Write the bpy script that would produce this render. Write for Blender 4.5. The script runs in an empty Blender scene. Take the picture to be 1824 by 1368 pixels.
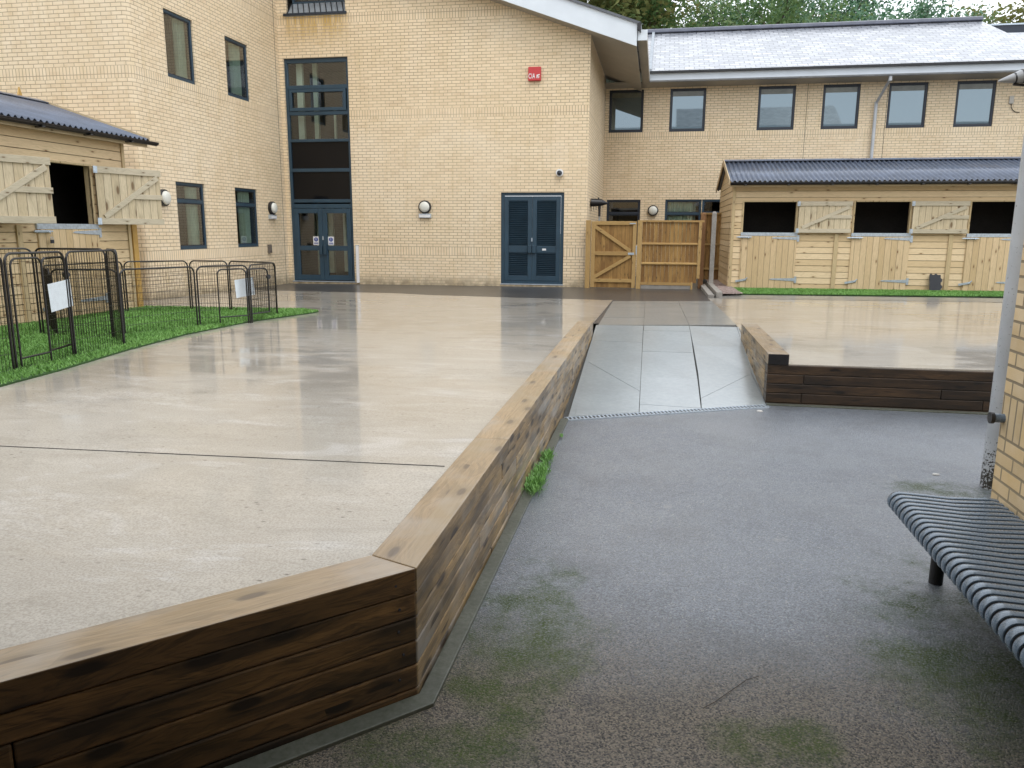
import bpy, bmesh, math, random
from mathutils import Vector, Matrix
random.seed(7)
SC = bpy.context.scene
COL = SC.collection
rad = math.radians
# ---------------------------------------------------------------- camera
FPX, PITCH, ROLL, YAW = 1391.09, 0.195069, 0.0049258, 0.180257
CZ = 1.8
cy, sy = math.cos(YAW), math.sin(YAW)
FW = Vector((-sy*math.cos(PITCH), cy*math.cos(PITCH), -math.sin(PITCH)))
R0 = Vector((cy, sy, 0)); U0 = R0.cross(FW)
RT = math.cos(ROLL)*R0 + math.sin(ROLL)*U0
UP = -math.sin(ROLL)*R0 + math.cos(ROLL)*U0
cd = bpy.data.cameras.new('camera'); cam = bpy.data.objects.new('camera', cd); COL.objects.link(cam)
cam.matrix_world = Matrix(((RT.x, UP.x, -FW.x, 0), (RT.y, UP.y, -FW.y, 0), (RT.z, UP.z, -FW.z, CZ), (0, 0, 0, 1)))
cd.sensor_width = 36; cd.lens = FPX*36/1824; cd.clip_start = 0.05; cd.clip_end = 2000
SC.camera = cam
# ---------------------------------------------------------------- world, sun, exposure
SUN_EL, SUN_ROT = rad(58), rad(150)
w = bpy.data.worlds.new("World"); SC.world = w; w.use_nodes = True
nt = w.node_tree; nt.nodes.clear()
sky = nt.nodes.new('ShaderNodeTexSky'); sky.sky_type = 'NISHITA'; sky.sun_disc = False
sky.sun_elevation = SUN_EL; sky.sun_rotation = SUN_ROT
mul = nt.nodes.new('ShaderNodeMix'); mul.data_type = 'RGBA'; mul.blend_type = 'MIX'
mul.inputs[0].default_value = 0.93                       # closed cloud cover over the clear sky
mul.inputs[7].default_value = (11.6, 12.1, 12.8, 1)
nt.links.new(sky.outputs[0], mul.inputs[6])
bg = nt.nodes.new('ShaderNodeBackground'); bg.inputs[1].default_value = 0.1
wo = nt.nodes.new('ShaderNodeOutputWorld')
nt.links.new(mul.outputs[2], bg.inputs[0]); nt.links.new(bg.outputs[0], wo.inputs[0])
sd = bpy.data.lights.new('sun', 'SUN'); sd.energy = 0.7; sd.angle = rad(25); sd.color = (1, .97, .92)
so = bpy.data.objects.new('sun', sd); COL.objects.link(so)
sdir = Vector((math.sin(SUN_ROT)*math.cos(SUN_EL), math.cos(SUN_ROT)*math.cos(SUN_EL), math.sin(SUN_EL)))
so.rotation_euler = sdir.to_track_quat('Z', 'Y').to_euler()
so.location = (0, 0, 30)
SC.view_settings.view_transform = 'Standard'; SC.view_settings.look = 'None'
SC.view_settings.exposure = 0.68; SC.view_settings.gamma = 1

# ================================================================ helpers
def ray(x, y): return FW + (x-912)/FPX*RT - (y-684)/FPX*UP
def atY(x, y, Y): v = ray(x, y); return v*(Y/v.y) + Vector((0, 0, CZ))
def atX(x, y, X): v = ray(x, y); return v*(X/v.x) + Vector((0, 0, CZ))
def onf(x, y, fn):
    v = ray(x, y); z = .4
    for _ in range(90):
        P = v*((z-CZ)/v.z); z = z*.6+.4*fn(P.x, P.y)
    return Vector((P.x, P.y, z))
def zU(x, y): return .425 - .006*(y-8) + .004*(x+1)      # level of the upper yard
def Y0(x): return 7.38 + .497*(x+.80)                          # foot of the ramp
def zR(x, y):                                                  # ramp surface
    a = Y0(x); return max(0.0, zU(0, 11.8)*(min(y, 11.8)-a)/(11.8-a))
def tag(o, label=None, cat=None, group=None, kind=None):
    if label: o['label'] = label
    if cat: o['category'] = cat
    if group: o['group'] = group
    if kind: o['kind'] = kind
    return o
def empty(name, loc=(0, 0, 0), rz=0):
    o = bpy.data.objects.new(name, None); COL.objects.link(o)
    o.location = loc; o.rotation_euler = (0, 0, rz); o.empty_display_size = .2
    return o
class MB:
    def __init__(s): s.v = []; s.f = []; s.m = []; s.k = 0; s.T = None
    def add(s, vs, fs):
        n = len(s.v)
        if s.T is not None: vs = [s.T @ Vector(v) for v in vs]
        s.v += [tuple(v) for v in vs]; s.f += [tuple(i+n for i in f) for f in fs]; s.m += [s.k]*len(fs)
        return s
    def box(s, a, b):
        x0, x1 = sorted((a[0], b[0])); y0, y1 = sorted((a[1], b[1])); z0, z1 = sorted((a[2], b[2]))
        return s.add([(x0,y0,z0),(x1,y0,z0),(x1,y1,z0),(x0,y1,z0),(x0,y0,z1),(x1,y0,z1),(x1,y1,z1),(x0,y1,z1)],
              [(0,3,2,1),(4,5,6,7),(0,1,5,4),(1,2,6,5),(2,3,7,6),(3,0,4,7)])
    def quad(s, *p): return s.add(p, [tuple(range(len(p)))])
    def prism(s, pts, d):                       # polygon extruded by vector d
        n = len(pts); d = Vector(d); P = [Vector(p) for p in pts]
        return s.add(P+[p+d for p in P], [tuple(range(n))[::-1], tuple(range(n, 2*n))]+[(i, (i+1) % n, n+(i+1) % n, n+i) for i in range(n)])
    def bar(s, a, b, w, h, up=(0, 0, 1)):       # rectangular bar between two points
        a, b = Vector(a), Vector(b); d = (b-a).normalized(); u = Vector(up); sd_ = d.cross(u).normalized(); u = sd_.cross(d).normalized()
        q = [sd_*(w/2)*i+u*(h/2)*j for i, j in ((-1, -1), (1, -1), (1, 1), (-1, 1))]
        return s.prism([a+k for k in q], b-a)
    def tube(s, path, r, n=8, caps=True, r2=None):
        P = [Vector(p) for p in path]; rings = []; N = len(P)
        t0 = (P[1]-P[0]).normalized(); ref = Vector((0, 0, 1)) if abs(t0.z) < .9 else Vector((1, 0, 0))
        u = t0.cross(ref).normalized()
        for i in range(N):
            t = (P[min(i+1, N-1)]-P[max(i-1, 0)]).normalized()
            u = (u-t*u.dot(t)).normalized(); v = t.cross(u)
            rr = r if r2 is None else r+(r2-r)*i/(N-1)
            rings.append([P[i]+(u*math.cos(2*math.pi*k/n)+v*math.sin(2*math.pi*k/n))*rr for k in range(n)])
        vs = [p for q in rings for p in q]; fs = []
        for i in range(N-1):
            for k in range(n): fs.append((i*n+k, i*n+(k+1) % n, (i+1)*n+(k+1) % n, (i+1)*n+k))
        if caps: fs += [tuple(range(n))[::-1], tuple(range((N-1)*n, N*n))]
        return s.add(vs, fs)
    def build(s, name, mat, parent=None, smooth=False, bevel=0, loc=None, rz=0):
        me = bpy.data.meshes.new(name); me.from_pydata(s.v, [], s.f)
        for mt in (mat if isinstance(mat, list) else [mat]): me.materials.append(mt)
        if isinstance(mat, list): me.polygons.foreach_set('material_index', s.m)
        bm = bmesh.new(); bm.from_mesh(me); bmesh.ops.recalc_face_normals(bm, faces=bm.faces); bm.to_mesh(me); bm.free()
        if smooth:
            me.polygons.foreach_set('use_smooth', [True]*len(me.polygons))
            me.set_sharp_from_angle(angle=rad(40))
        o = bpy.data.objects.new(name, me); COL.objects.link(o); o.parent = parent
        if loc: o.location = loc
        if rz: o.rotation_euler = (0, 0, rz)
        if bevel:
            m = o.modifiers.new('bevel', 'BEVEL'); m.width = bevel; m.segments = 2; m.limit_method = 'ANGLE'; m.angle_limit = rad(50)
        return o
def B(name, a, b, mat, parent=None, bevel=0): return MB().box(a, b).build(name, mat, parent, bevel=bevel)
def copy_tree(o, parent=None):
    c = o.copy(); COL.objects.link(c); c.parent = parent
    for ch in list(o.children): copy_tree(ch, c)
    return c
# ---------------------------------------------------------------- material helpers
class NT:
    def __init__(s, name):
        s.mat = bpy.data.materials.new(name); s.mat.use_nodes = True; s.t = s.mat.node_tree; s.t.nodes.clear()
        s.out = s.n('ShaderNodeOutputMaterial'); s.b = s.n('ShaderNodeBsdfPrincipled'); s.l(s.b.outputs[0], s.out.inputs[0])
    def n(s, ty, **k):
        x = s.t.nodes.new(ty)
        for a, b in k.items(): setattr(x, a, b)
        return x
    def l(s, a, b): s.t.links.new(a, b)
    def put(s, i, v):
        if v is None: return
        if isinstance(v, bpy.types.NodeSocket): s.l(v, i)
        elif isinstance(v, (tuple, list)) and len(v) == 3 and i.type == 'RGBA': i.default_value = (*v, 1)
        else: i.default_value = v
    def set(s, **k):
        for a, v in k.items(): s.put(s.b.inputs[a.replace('_', ' ')], v)
    def math(s, op, a, b=None, c=None, clamp=False):
        x = s.n('ShaderNodeMath', operation=op, use_clamp=clamp)
        for i, v in enumerate((a, b, c)): s.put(x.inputs[i], v)
        return x.outputs[0]
    def mix(s, f, a, b, mode='MIX'):
        x = s.n('ShaderNodeMix', data_type='RGBA', blend_type=mode); s.put(x.inputs[0], f); s.put(x.inputs[6], a); s.put(x.inputs[7], b)
        return x.outputs[2]
    def mapr(s, v, a, b, c=0., d=1., smooth=False):
        x = s.n('ShaderNodeMapRange'); x.interpolation_type = 'SMOOTHSTEP' if smooth else 'LINEAR'
        for i, q in enumerate((v, a, b, c, d)): s.put(x.inputs[i], q)
        return x.outputs[0]
    def pos(s): return s.n('ShaderNodeNewGeometry').outputs['Position']
    def obj(s): return s.n('ShaderNodeTexCoord').outputs['Object']
    def sep(s, v): x = s.n('ShaderNodeSeparateXYZ'); s.put(x.inputs[0], v); return x.outputs
    def comb(s, a=0., b=0., c=0.):
        x = s.n('ShaderNodeCombineXYZ')
        for i, q in enumerate((a, b, c)): s.put(x.inputs[i], q)
        return x.outputs[0]
    def vm(s, op, a, b):
        x = s.n('ShaderNodeVectorMath', operation=op); s.put(x.inputs[0], a); s.put(x.inputs[1], b); return x.outputs[0]
    def noise(s, v, sc, det=4, rough=.55, dist=0, col=False):
        x = s.n('ShaderNodeTexNoise'); s.put(x.inputs['Vector'], v); x.inputs['Scale'].default_value = sc
        x.inputs['Detail'].default_value = det; x.inputs['Roughness'].default_value = rough; x.inputs['Distortion'].default_value = dist
        return x.outputs['Color' if col else 'Fac']
    def voro(s, v, sc, feat='F1', out='Distance'):
        x = s.n('ShaderNodeTexVoronoi', feature=feat); s.put(x.inputs['Vector'], v); x.inputs['Scale'].default_value = sc
        return x.outputs[out]
    def white(s, v): x = s.n('ShaderNodeTexWhiteNoise'); x.noise_dimensions = '3D'; s.put(x.inputs['Vector'], v); return x.outputs['Value']
    def ramp(s, f, pts):
        x = s.n('ShaderNodeValToRGB'); s.put(x.inputs[0], f); e = x.color_ramp.elements
        while len(e) < len(pts): e.new(.5)
        for i, (p, c) in enumerate(pts): e[i].position = p; e[i].color = (*c, 1)
        return x.outputs[0]
    def bump(s, h, st=.3, dist=.01):
        x = s.n('ShaderNodeBump'); x.inputs['Strength'].default_value = st; x.inputs['Distance'].default_value = dist
        s.put(x.inputs['Height'], h); s.l(x.outputs[0], s.b.inputs['Normal']); return x.outputs[0]

def m_plain(name, col, rough=.5, metal=0., var=.12, sc=9., bump=0.05, coat=0., spec=None):
    t = NT(name); p = t.obj(); n = t.noise(p, sc, 5); n2 = t.noise(p, sc*9, 3)
    c = t.mix(t.mapr(n, .3, .7, 0, 1), tuple(k*(1-var) for k in col), tuple(min(1, k*(1+var)) for k in col))
    t.set(Base_Color=c, Metallic=metal, Roughness=t.mapr(n2, .3, .7, max(.02, rough-.08), min(1, rough+.1)), Coat_Weight=coat, Coat_Roughness=.1)
    if spec is not None: t.set(Specular_IOR_Level=spec)
    if bump: t.bump(n2, .25, bump*.02)
    return t.mat

def m_brick(name, c1=(.80, .655, .455), c2=(.71, .565, .375), mort=(.36, .285, .195), z0=1.116, dirt=True, phase=.03):
    t = NT(name); P = t.pos(); s = t.sep(P)
    u = t.math('ADD', t.math('ADD', s[0], s[1]), phase); z = t.math('SUBTRACT', s[2], z0)
    def br(vec, w, h, off):
        b = t.n('ShaderNodeTexBrick'); t.put(b.inputs['Vector'], vec); b.offset = off; b.squash = 1
        t.put(b.inputs['Color1'], (0, 0, 0)); t.put(b.inputs['Color2'], (1, 1, 1)); t.put(b.inputs['Mortar'], (.5, .5, .5))
        b.inputs['Scale'].default_value = 1; b.inputs['Brick Width'].default_value = w; b.inputs['Row Height'].default_value = h
        b.inputs['Mortar Size'].default_value = .0085; b.inputs['Mortar Smooth'].default_value = .35; b.inputs['Bias'].default_value = 0
        return b
    wob = t.mapr(t.noise(P, 30, 2), 0, 1, -.0016, .0016)
    A = br(t.comb(t.math('ADD', u, wob), t.math('ADD', z, wob)), .225, .075, .5); S = br(t.comb(u, z), .075, .225, 0)
    def band(a): return t.math('MULTIPLY', t.math('GREATER_THAN', z, a), t.math('LESS_THAN', z, a+.225))
    m = t.math('ADD', t.math('ADD', band(0.), band(3.525)), band(5.925))
    val = t.mix(m, A.outputs['Color'], S.outputs['Color']); fac = t.mix(m, A.outputs['Fac'], S.outputs['Fac'])
    n1 = t.noise(P, .7, 4, .6); n2 = t.noise(P, 6, 4); n3 = t.noise(P, 160, 3)
    col = t.mix(val, c1, c2)
    col = t.mix(t.mapr(n2, .35, .7, 0, .35), col, (.80, .67, .50))
    col = t.mix(t.mapr(n1, .45, .75, 0, .25), col, (.68, .54, .31))
    col = t.mix(t.mapr(n3, .3, .7, 0, .10), col, (.45, .34, .2)); n6 = t.noise(P, .28, 5, .7, .8)
    col = t.mix(t.mapr(n6, .5, .68, 0, .4), col, (.84, .75, .60)); col = t.mix(t.mapr(n6, .44, .32, 0, .22), col, (.60, .46, .27))
    odd = t.math('GREATER_THAN', t.white(t.comb(t.math('FLOOR', t.math('DIVIDE', t.math('ADD', u, t.math('MULTIPLY', t.math('MODULO', t.math('FLOOR', t.math('DIVIDE', z, .075)), 2.), .1125)), .225)), t.math('FLOOR', t.math('DIVIDE', z, .075)), 5.)), .93)
    col = t.mix(t.math('MULTIPLY', odd, .14), col, (.46, .30, .16))
    if dirt:                                                     # weathering: bloom, run-off, splash dirt near the ground
        st = t.noise(t.comb(t.math('MULTIPLY', u, 5.), t.math('MULTIPLY', s[2], .55)), 1.3, 4)
        col = t.mix(t.mapr(st, .54, .74, 0, .36), col, (.56, .42, .21))
        g = t.math('MULTIPLY', t.mapr(s[2], .62, .36, 0, 1), t.mapr(n2, .3, .6, .25, 1))
        col = t.mix(t.math('MULTIPLY', g, .75), col, (.12, .10, .055))
        ax = t.mapr(t.math('ABSOLUTE', t.math('ADD', s[0], 9.)), 1.1, .6, 0, 1, True); az = t.math('MULTIPLY', t.mapr(s[2], 6.2, 7.25, 0, 1, True), t.math('LESS_THAN', s[2], 7.28))
        rn = t.noise(t.comb(t.math('MULTIPLY', u, 7.), t.math('MULTIPLY', s[2], .8)), 1.5, 4)
        col = t.mix(t.math('MULTIPLY', t.math('MULTIPLY', ax, az), t.mapr(rn, .3, .6, .25, .95)), col, (.46, .29, .07))
    fm = t.mapr(t.noise(P, .35, 3), .3, .6, .55, 1.)
    col = t.mix(t.math('MULTIPLY', fac, fm), col, mort)
    t.set(Base_Color=col, Roughness=.78, Specular_IOR_Level=.35)
    t.bump(t.math('ADD', t.math('MULTIPLY', fac, -1.), t.math('MULTIPLY', n3, .5)), .5, .006)
    return t.mat

def m_wood(name, along, across, bw, cA, cB, dark=(.10, .05, .02), knot=.16, rough=.55, seam=True, wet=0., grain=1., kscale=1., rnd=True, stain=None, seamw=.02, silver=0.):
    t = NT(name); O = t.obj(); s = t.sep(O); ix = {'x': 0, 'y': 1, 'z': 2}
    a = s[ix[along]]; c = s[ix[across]]; third = s[[i for i in range(3) if i not in (ix[along], ix[across])][0]]
    inf = t.n('ShaderNodeObjectInfo'); r0 = inf.outputs['Random']
    rr = t.math('MULTIPLY', r0, 37. if rnd else 0.)
    q = t.math('DIVIDE', c, bw); bi = t.math('FLOOR', q); fr = t.math('FRACT', q)
    w1 = t.white(t.comb(bi, rr, 3.)); w2 = t.white(t.comb(bi, rr, 11.))
    base = t.mix(t.math('FRACT', t.math('MULTIPLY', r0, 7.3)) if not seam else w1, cA, cB)
    al = t.math('ADD', a, t.math('MULTIPLY', w2, 9.)); al = t.math('ADD', al, rr)
    gv = t.comb(t.math('MULTIPLY', al, 1.6), t.math('MULTIPLY', c, 26.), t.math('MULTIPLY', third, 26.))
    g = t.noise(gv, 1.6, 5, .62, 1.1); g2 = t.noise(gv, 7., 4, .6, .4)
    kv = t.comb(t.math('MULTIPLY', al, 3.2*kscale), t.math('ADD', t.math('MULTIPLY', c, 9.*kscale), t.math('MULTIPLY_ADD', third, 9.*kscale, t.math('MULTIPLY', w1, 5.))), 0.)
    def v2(out):
        x = t.n('ShaderNodeTexVoronoi', voronoi_dimensions='2D'); t.put(x.inputs['Vector'], kv); x.inputs['Scale'].default_value = 1.; return x.outputs[out]
    kd = v2('Distance'); ksel = t.math('GREATER_THAN', t.sep(v2('Color'))[0], .60)
    rings = t.noise(t.comb(t.math('MULTIPLY', al, 1.6), t.math('ADD', t.math('MULTIPLY', c, 16.), t.math('MULTIPLY', kd, -1.5))), 2.4, 4, .6, 1.6)
    col = t.mix(t.mapr(g, .35, .68, 0, .55*grain), base, tuple(k*.55 for k in cA))
    col = t.mix(t.mapr(rings, .48, .62, 0, .42*grain), col, tuple(k*.5 for k in cB))
    col = t.mix(t.mapr(g2, .5, .75, 0, .35*grain), col, dark)
    if stain:
        sn = t.noise(t.comb(t.math('MULTIPLY', al, .7), t.math('MULTIPLY', c, 2.5), third), 1.5, 4)
        col = t.mix(t.mapr(sn, .44, .62, 0, .9), col, stain)
    if silver:
        sn = t.noise(t.vm('ADD', O, t.comb(rr, 2., 3.)), 2.3, 4)
        col = t.mix(t.mapr(sn, .45, .7, 0, silver), col, (.33, .32, .30))
    kf = t.math('MULTIPLY', t.mapr(kd, knot*.9, knot*.45, 0, 1, True), ksel)
    halo = t.math('MULTIPLY', t.mapr(kd, knot*2.2, knot*.6, 0, .45, True), ksel)
    col = t.mix(halo, col, tuple(k*.55 for k in cB)); col = t.mix(t.math('MULTIPLY', kf, .9), col, dark)
    h = t.math('ADD', t.math('MULTIPLY', g2, .35), t.math('MULTIPLY', g, .5))
    if seam:
        e = t.math('MINIMUM', fr, t.math('SUBTRACT', 1., fr)); sm = t.mapr(e, 0., seamw, 1., 0.)
        col = t.mix(t.math('MULTIPLY', sm, .8), col, (.05, .03, .015)); h = t.math('SUBTRACT', h, t.math('MULTIPLY', sm, 2.))
    t.set(Base_Color=col, Roughness=t.mapr(g, .3, .7, rough, min(1, rough+.25)), Specular_IOR_Level=.35, Coat_Weight=wet, Coat_Roughness=.22)
    t.bump(h, .4, .004)
    return t.mat

M = {}
M['brick'] = m_brick('buff_brick')
M['brick_near'] = m_brick('yellow_brick', (.66, .46, .22), (.50, .36, .19), (.25, .20, .13), z0=.735+.021, dirt=False, phase=.0)
M['frame'] = m_plain('blue_grey_paint', (.021, .050, .077), .42, 0, .15, 3)
M['frame_dark'] = m_plain('dark_blue_paint', (.012, .02, .034), .35)
M['fascia'] = m_plain('white_fascia_paint', (.62, .67, .72), .4, 0, .05, 2)
M['soffit'] = m_plain('grey_soffit_board', (.36, .33, .28), .6, 0, .08, 1.5)
M['gutter_grey'] = m_plain('grey_gutter_plastic', (.30, .31, .32), .35)
M['black'] = m_plain('black_plastic', (.012, .012, .014), .35, 0, .2)
M['black_metal'] = m_plain('black_powder_coat', (.010, .0085, .008), .33, 0, .2, 20)
M['lens'] = m_plain('opal_plastic', (.66, .66, .60), .25, 0, .03)
M['white'] = m_plain('white_plastic', (.72, .72, .72), .4, 0, .04)
M['zinc'] = m_plain('galvanised_steel', (.46, .52, .58), .42, .55, .18, 25)
M['lead'] = m_plain('grey_lead_sheet', (.30, .33, .36), .45, .3, .15, 8)
M['curtain'] = m_plain('pale_green_curtain', (.72, .82, .70), .9, 0, .08)
M['interior'] = m_plain('dark_interior_plaster', (.10, .09, .075), .9)
M['int_wood'] = m_plain('brown_interior_panel', (.20, .09, .035), .6)
M['red'] = m_plain('red_plastic', (.50, .035, .04), .4, 0, .06)
M['blue_ink'] = m_plain('blue_ink', (.02, .05, .25), .5)
M['paper'] = m_plain('laminated_paper', (.66, .72, .76), .25, 0, .06, 14)
M['stone'] = m_plain('pale_stone', (.48, .47, .44), .7, 0, .2, 40)
M['rubber'] = m_plain('black_rubber', (.022, .024, .03), .7)
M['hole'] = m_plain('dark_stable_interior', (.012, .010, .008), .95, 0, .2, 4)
M['yellow_timber'] = m_plain('yellow_timber', (.50, .30, .08), .6)
M['bench_paint'] = m_plain('blue_grey_bench_paint', (.105, .145, .19), .27, 0, .1, 12, coat=.5)
M['rod'] = m_plain('black_bench_rod', (.014, .016, .02), .3, 0, .1)
M['head_strip'] = m_plain('olive_grey_head_strip', (.13, .135, .105), .12, 0, .3, 2)
def m_glass():
    t = NT('window_glass'); t.t.nodes.remove(t.b)
    tr = t.n('ShaderNodeBsdfTransparent'); tr.inputs[0].default_value = (.74, .80, .77, 1)
    gl = t.n('ShaderNodeBsdfGlossy'); gl.inputs['Roughness'].default_value = .015; gl.inputs[0].default_value = (.92, .96, 1, 1)
    fr = t.n('ShaderNodeFresnel'); fr.inputs[0].default_value = 1.55
    f = t.math('MULTIPLY_ADD', fr.outputs[0], 2.0, .02, clamp=True)
    bn = t.n('ShaderNodeBump'); bn.inputs['Strength'].default_value = .05; bn.inputs['Distance'].default_value = .02
    t.put(bn.inputs['Height'], t.noise(t.pos(), 1.1, 1)); t.l(bn.outputs[0], gl.inputs['Normal'])
    mx = t.n('ShaderNodeMixShader'); t.l(f, mx.inputs[0]); t.l(tr.outputs[0], mx.inputs[1]); t.l(gl.outputs[0], mx.inputs[2]); t.l(mx.outputs[0], t.out.inputs[0])
    return t.mat
M['glass'] = m_glass()
def m_glass_sky():                     # sealed units with solar coating on the rear wing: more mirror than clear
    t = NT('coated_window_glass'); t.set(Base_Color=(.035, .045, .045), Roughness=.02, Specular_IOR_Level=1., IOR=2.1, Specular_Tint=(.60, .74, .82))
    t.bump(t.noise(t.pos(), .9, 1), .05, .02); return t.mat
M['glass_sky'] = m_glass_sky()
def m_glass_black():
    t = NT('black_spandrel_glass'); t.set(Base_Color=(.006, .006, .007), Roughness=.06, Specular_IOR_Level=.22); return t.mat
M['glass_black'] = m_glass_black()

def m_concrete_wet():
    t = NT('wet_beige_concrete'); P = t.pos(); s = t.sep(P)
    st = t.comb(t.math('MULTIPLY', s[0], .35), s[1], 0.)                     # trowel strokes run across the yard
    n1 = t.noise(P, .55, 4, .6); n2 = t.noise(st, 3.2, 5, .65, .6); n3 = t.noise(P, 95, 4, .7); n4 = t.noise(st, 14, 4, .7)
    col = t.mix(t.mapr(n1, .3, .7), (.425, .385, .325), (.38, .35, .30))
    col = t.mix(t.mapr(n2, .45, .72, 0, .5), col, (.53, .50, .45))
    col = t.mix(t.mapr(n4, .5, .7, 0, .22), col, (.30, .25, .19))
    sp_ = t.comb(t.math('MULTIPLY', s[0], .55), s[1], 0.); spk = t.voro(sp_, 21); sel = t.math('GREATER_THAN', t.sep(t.voro(sp_, 21, out='Color'))[0], .52)
    gate = t.mapr(t.noise(P, 1.1, 3), .42, .62); n5 = t.noise(st, 2.1, 6, .75, 1.2)
    pit = t.math('MULTIPLY', t.math('MULTIPLY', t.mapr(t.math('ADD', spk, t.mapr(n3, .3, .7, -.06, .1)), .20, .10), sel), gate)
    col = t.mix(t.mapr(n5, .53, .66, 0, .7), col, (.56, .54, .51)); col = t.mix(t.mapr(n5, .45, .33, 0, .55), col, (.30, .27, .22))
    col = t.mix(t.math('MULTIPLY', pit, .95), col, (.06, .045, .03))
    col = t.mix(t.mapr(n3, .42, .60, 0, .6), col, (.22, .19, .155))
    wet = t.mapr(t.math('ADD', t.math('MULTIPLY', n1, .6), t.math('MULTIPLY', n2, .4)), .42, .56, 0, 1, True)
    far = t.mapr(s[1], 5., 11., 0., .75)
    wet = t.math('MAXIMUM', wet, far); n1 = n1
    t.set(Base_Color=col, Roughness=t.mapr(wet, 0, 1, .5, .34), Specular_IOR_Level=.4, Coat_Weight=t.math('MULTIPLY', t.mapr(wet, 0, 1, .3, 1.), t.mapr(s[1], 3.6, 7.5, .35, 1., True)), Coat_IOR=1.5, Coat_Roughness=t.mapr(t.math('ADD', t.math('MULTIPLY', wet, .75), t.math('MULTIPLY', n4, .22)), .15, .9, .16, .05))
    h = t.math('ADD', t.math('MULTIPLY', n2, .45), t.math('ADD', t.math('MULTIPLY', n4, .3), t.math('MULTIPLY', n3, .12)))
    b = t.n('ShaderNodeBump'); b.inputs['Strength'].default_value = .16; b.inputs['Distance'].default_value = .006; t.put(b.inputs['Height'], h)
    t.l(b.outputs[0], t.b.inputs['Normal'])
    b2 = t.n('ShaderNodeBump'); b2.inputs['Strength'].default_value = .06; b2.inputs['Distance'].default_value = .003; t.put(b2.inputs['Height'], t.math('ADD', n4, t.math('MULTIPLY', n2, .6)))
    t.l(b2.outputs[0], t.b.inputs['Coat Normal'])
    return t.mat
M['deck'] = m_concrete_wet()
def m_asphalt():
    t = NT('wet_asphalt'); P = t.pos(); s = t.sep(P)
    ag = t.voro(P, 150, out='Color'); agd = t.voro(P, 150); sg = t.sep(ag)
    n1 = t.noise(P, .8, 4, .6); n2 = t.noise(P, 9, 4); 
    col = t.mix(sg[0], (.050, .057, .070), (.185, .205, .235))
    col = t.mix(t.math('MULTIPLY', t.math('GREATER_THAN', sg[1], .955), .75), col, (.30, .29, .27))
    near = t.mapr(t.math('ADD', s[1], t.math('MULTIPLY', n1, 1.6)), 4.6, 3.3, 0, 1, True)
    col = t.mix(t.math('MULTIPLY', near, .9), col, t.mix(sg[2], (.010, .008, .006), (.20, .165, .12)))
    # moss where the ground stays damp: beside the timber wall and under the bench
    n7 = t.noise(P, 1.7, 5, .7); col = t.mix(t.mapr(n7, .5, .7, 0, .4), col, (.045, .045, .045))
    wob_ = t.mapr(t.noise(P, 2.6, 6, .75), .3, .7, -.7, .9)
    def blob(x0, y0, rx, ry):
        a = t.math('DIVIDE', t.math('SUBTRACT', s[0], x0), rx); b = t.math('DIVIDE', t.math('SUBTRACT', s[1], y0), ry)
        d = t.math('ADD', t.math('ADD', t.math('MULTIPLY', a, a), t.math('MULTIPLY', b, b)), wob_); return t.mapr(d, 1.2, .05, 0, 1, True)
    g = None
    for q in ((-.52, 3.2, .34, 1.0), (-.70, 2.35, .42, .3), (1.45, 3.3, .55, 1.2), (2.1, 5.75, .5, .25), (1.0, 2.25, .7, .35), (-.2, 2.0, .6, .3), (-1.3, 1.9, .6, .3), (.5, 2.6, .3, .2)):
        b_ = blob(*q); g = b_ if g is None else t.math('MAXIMUM', g, b_)
    gn = t.math('MULTIPLY', g, t.mapr(t.noise(P, 3.2, 6, .72), .36, .56, 0, 1)); gn = t.math('MULTIPLY', gn, t.mapr(t.noise(P, 90, 3), .35, .55, .25, 1))
    col = t.mix(t.math('MULTIPLY', gn, .95), col, t.mix(n2, (.016, .042, .006), (.062, .080, .012)))
    col = t.mix(t.math('MULTIPLY', t.math('GREATER_THAN', t.noise(P, 3.1, 2), .71), .25), col, (.30, .28, .26))
    wet = t.mapr(s[1], 2.6, 4.4, .15, 1., True); wet = t.math('MULTIPLY', wet, t.mapr(n1, .25, .6, .6, 1)); wet = t.math('MULTIPLY', wet, t.math('SUBTRACT', 1., t.math('MULTIPLY', gn, .9)))
    t.set(Base_Color=col, Roughness=t.mapr(wet, 0, 1, .95, .40), Coat_Weight=wet, Coat_Roughness=.34, Specular_IOR_Level=.5)
    h = t.math('ADD', t.math('MULTIPLY', agd, -1.), t.math('MULTIPLY', t.noise(P, 160, 2), .3)); nb = t.bump(h, .75, .007)
    b2 = t.n('ShaderNodeBump'); b2.inputs['Strength'].default_value = .4; b2.inputs['Distance'].default_value = .004; t.put(b2.inputs['Height'], h); t.l(b2.outputs[0], t.b.inputs['Coat Normal'])
    return t.mat
M['asphalt'] = m_asphalt()
def m_ground(name, c1, c2, sc=60, rough=.5, coat=.0, bump=.4, big=1.0, cr=.15, big_amt=.5):
    t = NT(name); P = t.pos(); n = t.noise(P, sc, 4, .65); n2 = t.noise(P, big, 4)
    col = t.mix(t.mapr(n, .3, .7), c1, c2); col = t.mix(t.mapr(n2, .4, .7, 0, big_amt), col, tuple(k*.55 for k in c1))
    t.set(Base_Color=col, Roughness=rough, Coat_Weight=coat, Coat_Roughness=cr); t.bump(n, bump, .004); return t.mat
M['tarmac'] = m_ground('wet_dark_tarmac', (.024, .023, .023), (.045, .043, .042), 90, .5, .45, .3, 1.2, .2)
M['kerbc'] = m_ground('grey_concrete_edging', (.055, .062, .042), (.11, .115, .095), 40, .6, .3, .4, 2.5, .25)
M['conc_post'] = m_ground('grey_concrete', (.22, .20, .175), (.30, .28, .25), 50, .8, 0, .4, 4)
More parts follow.
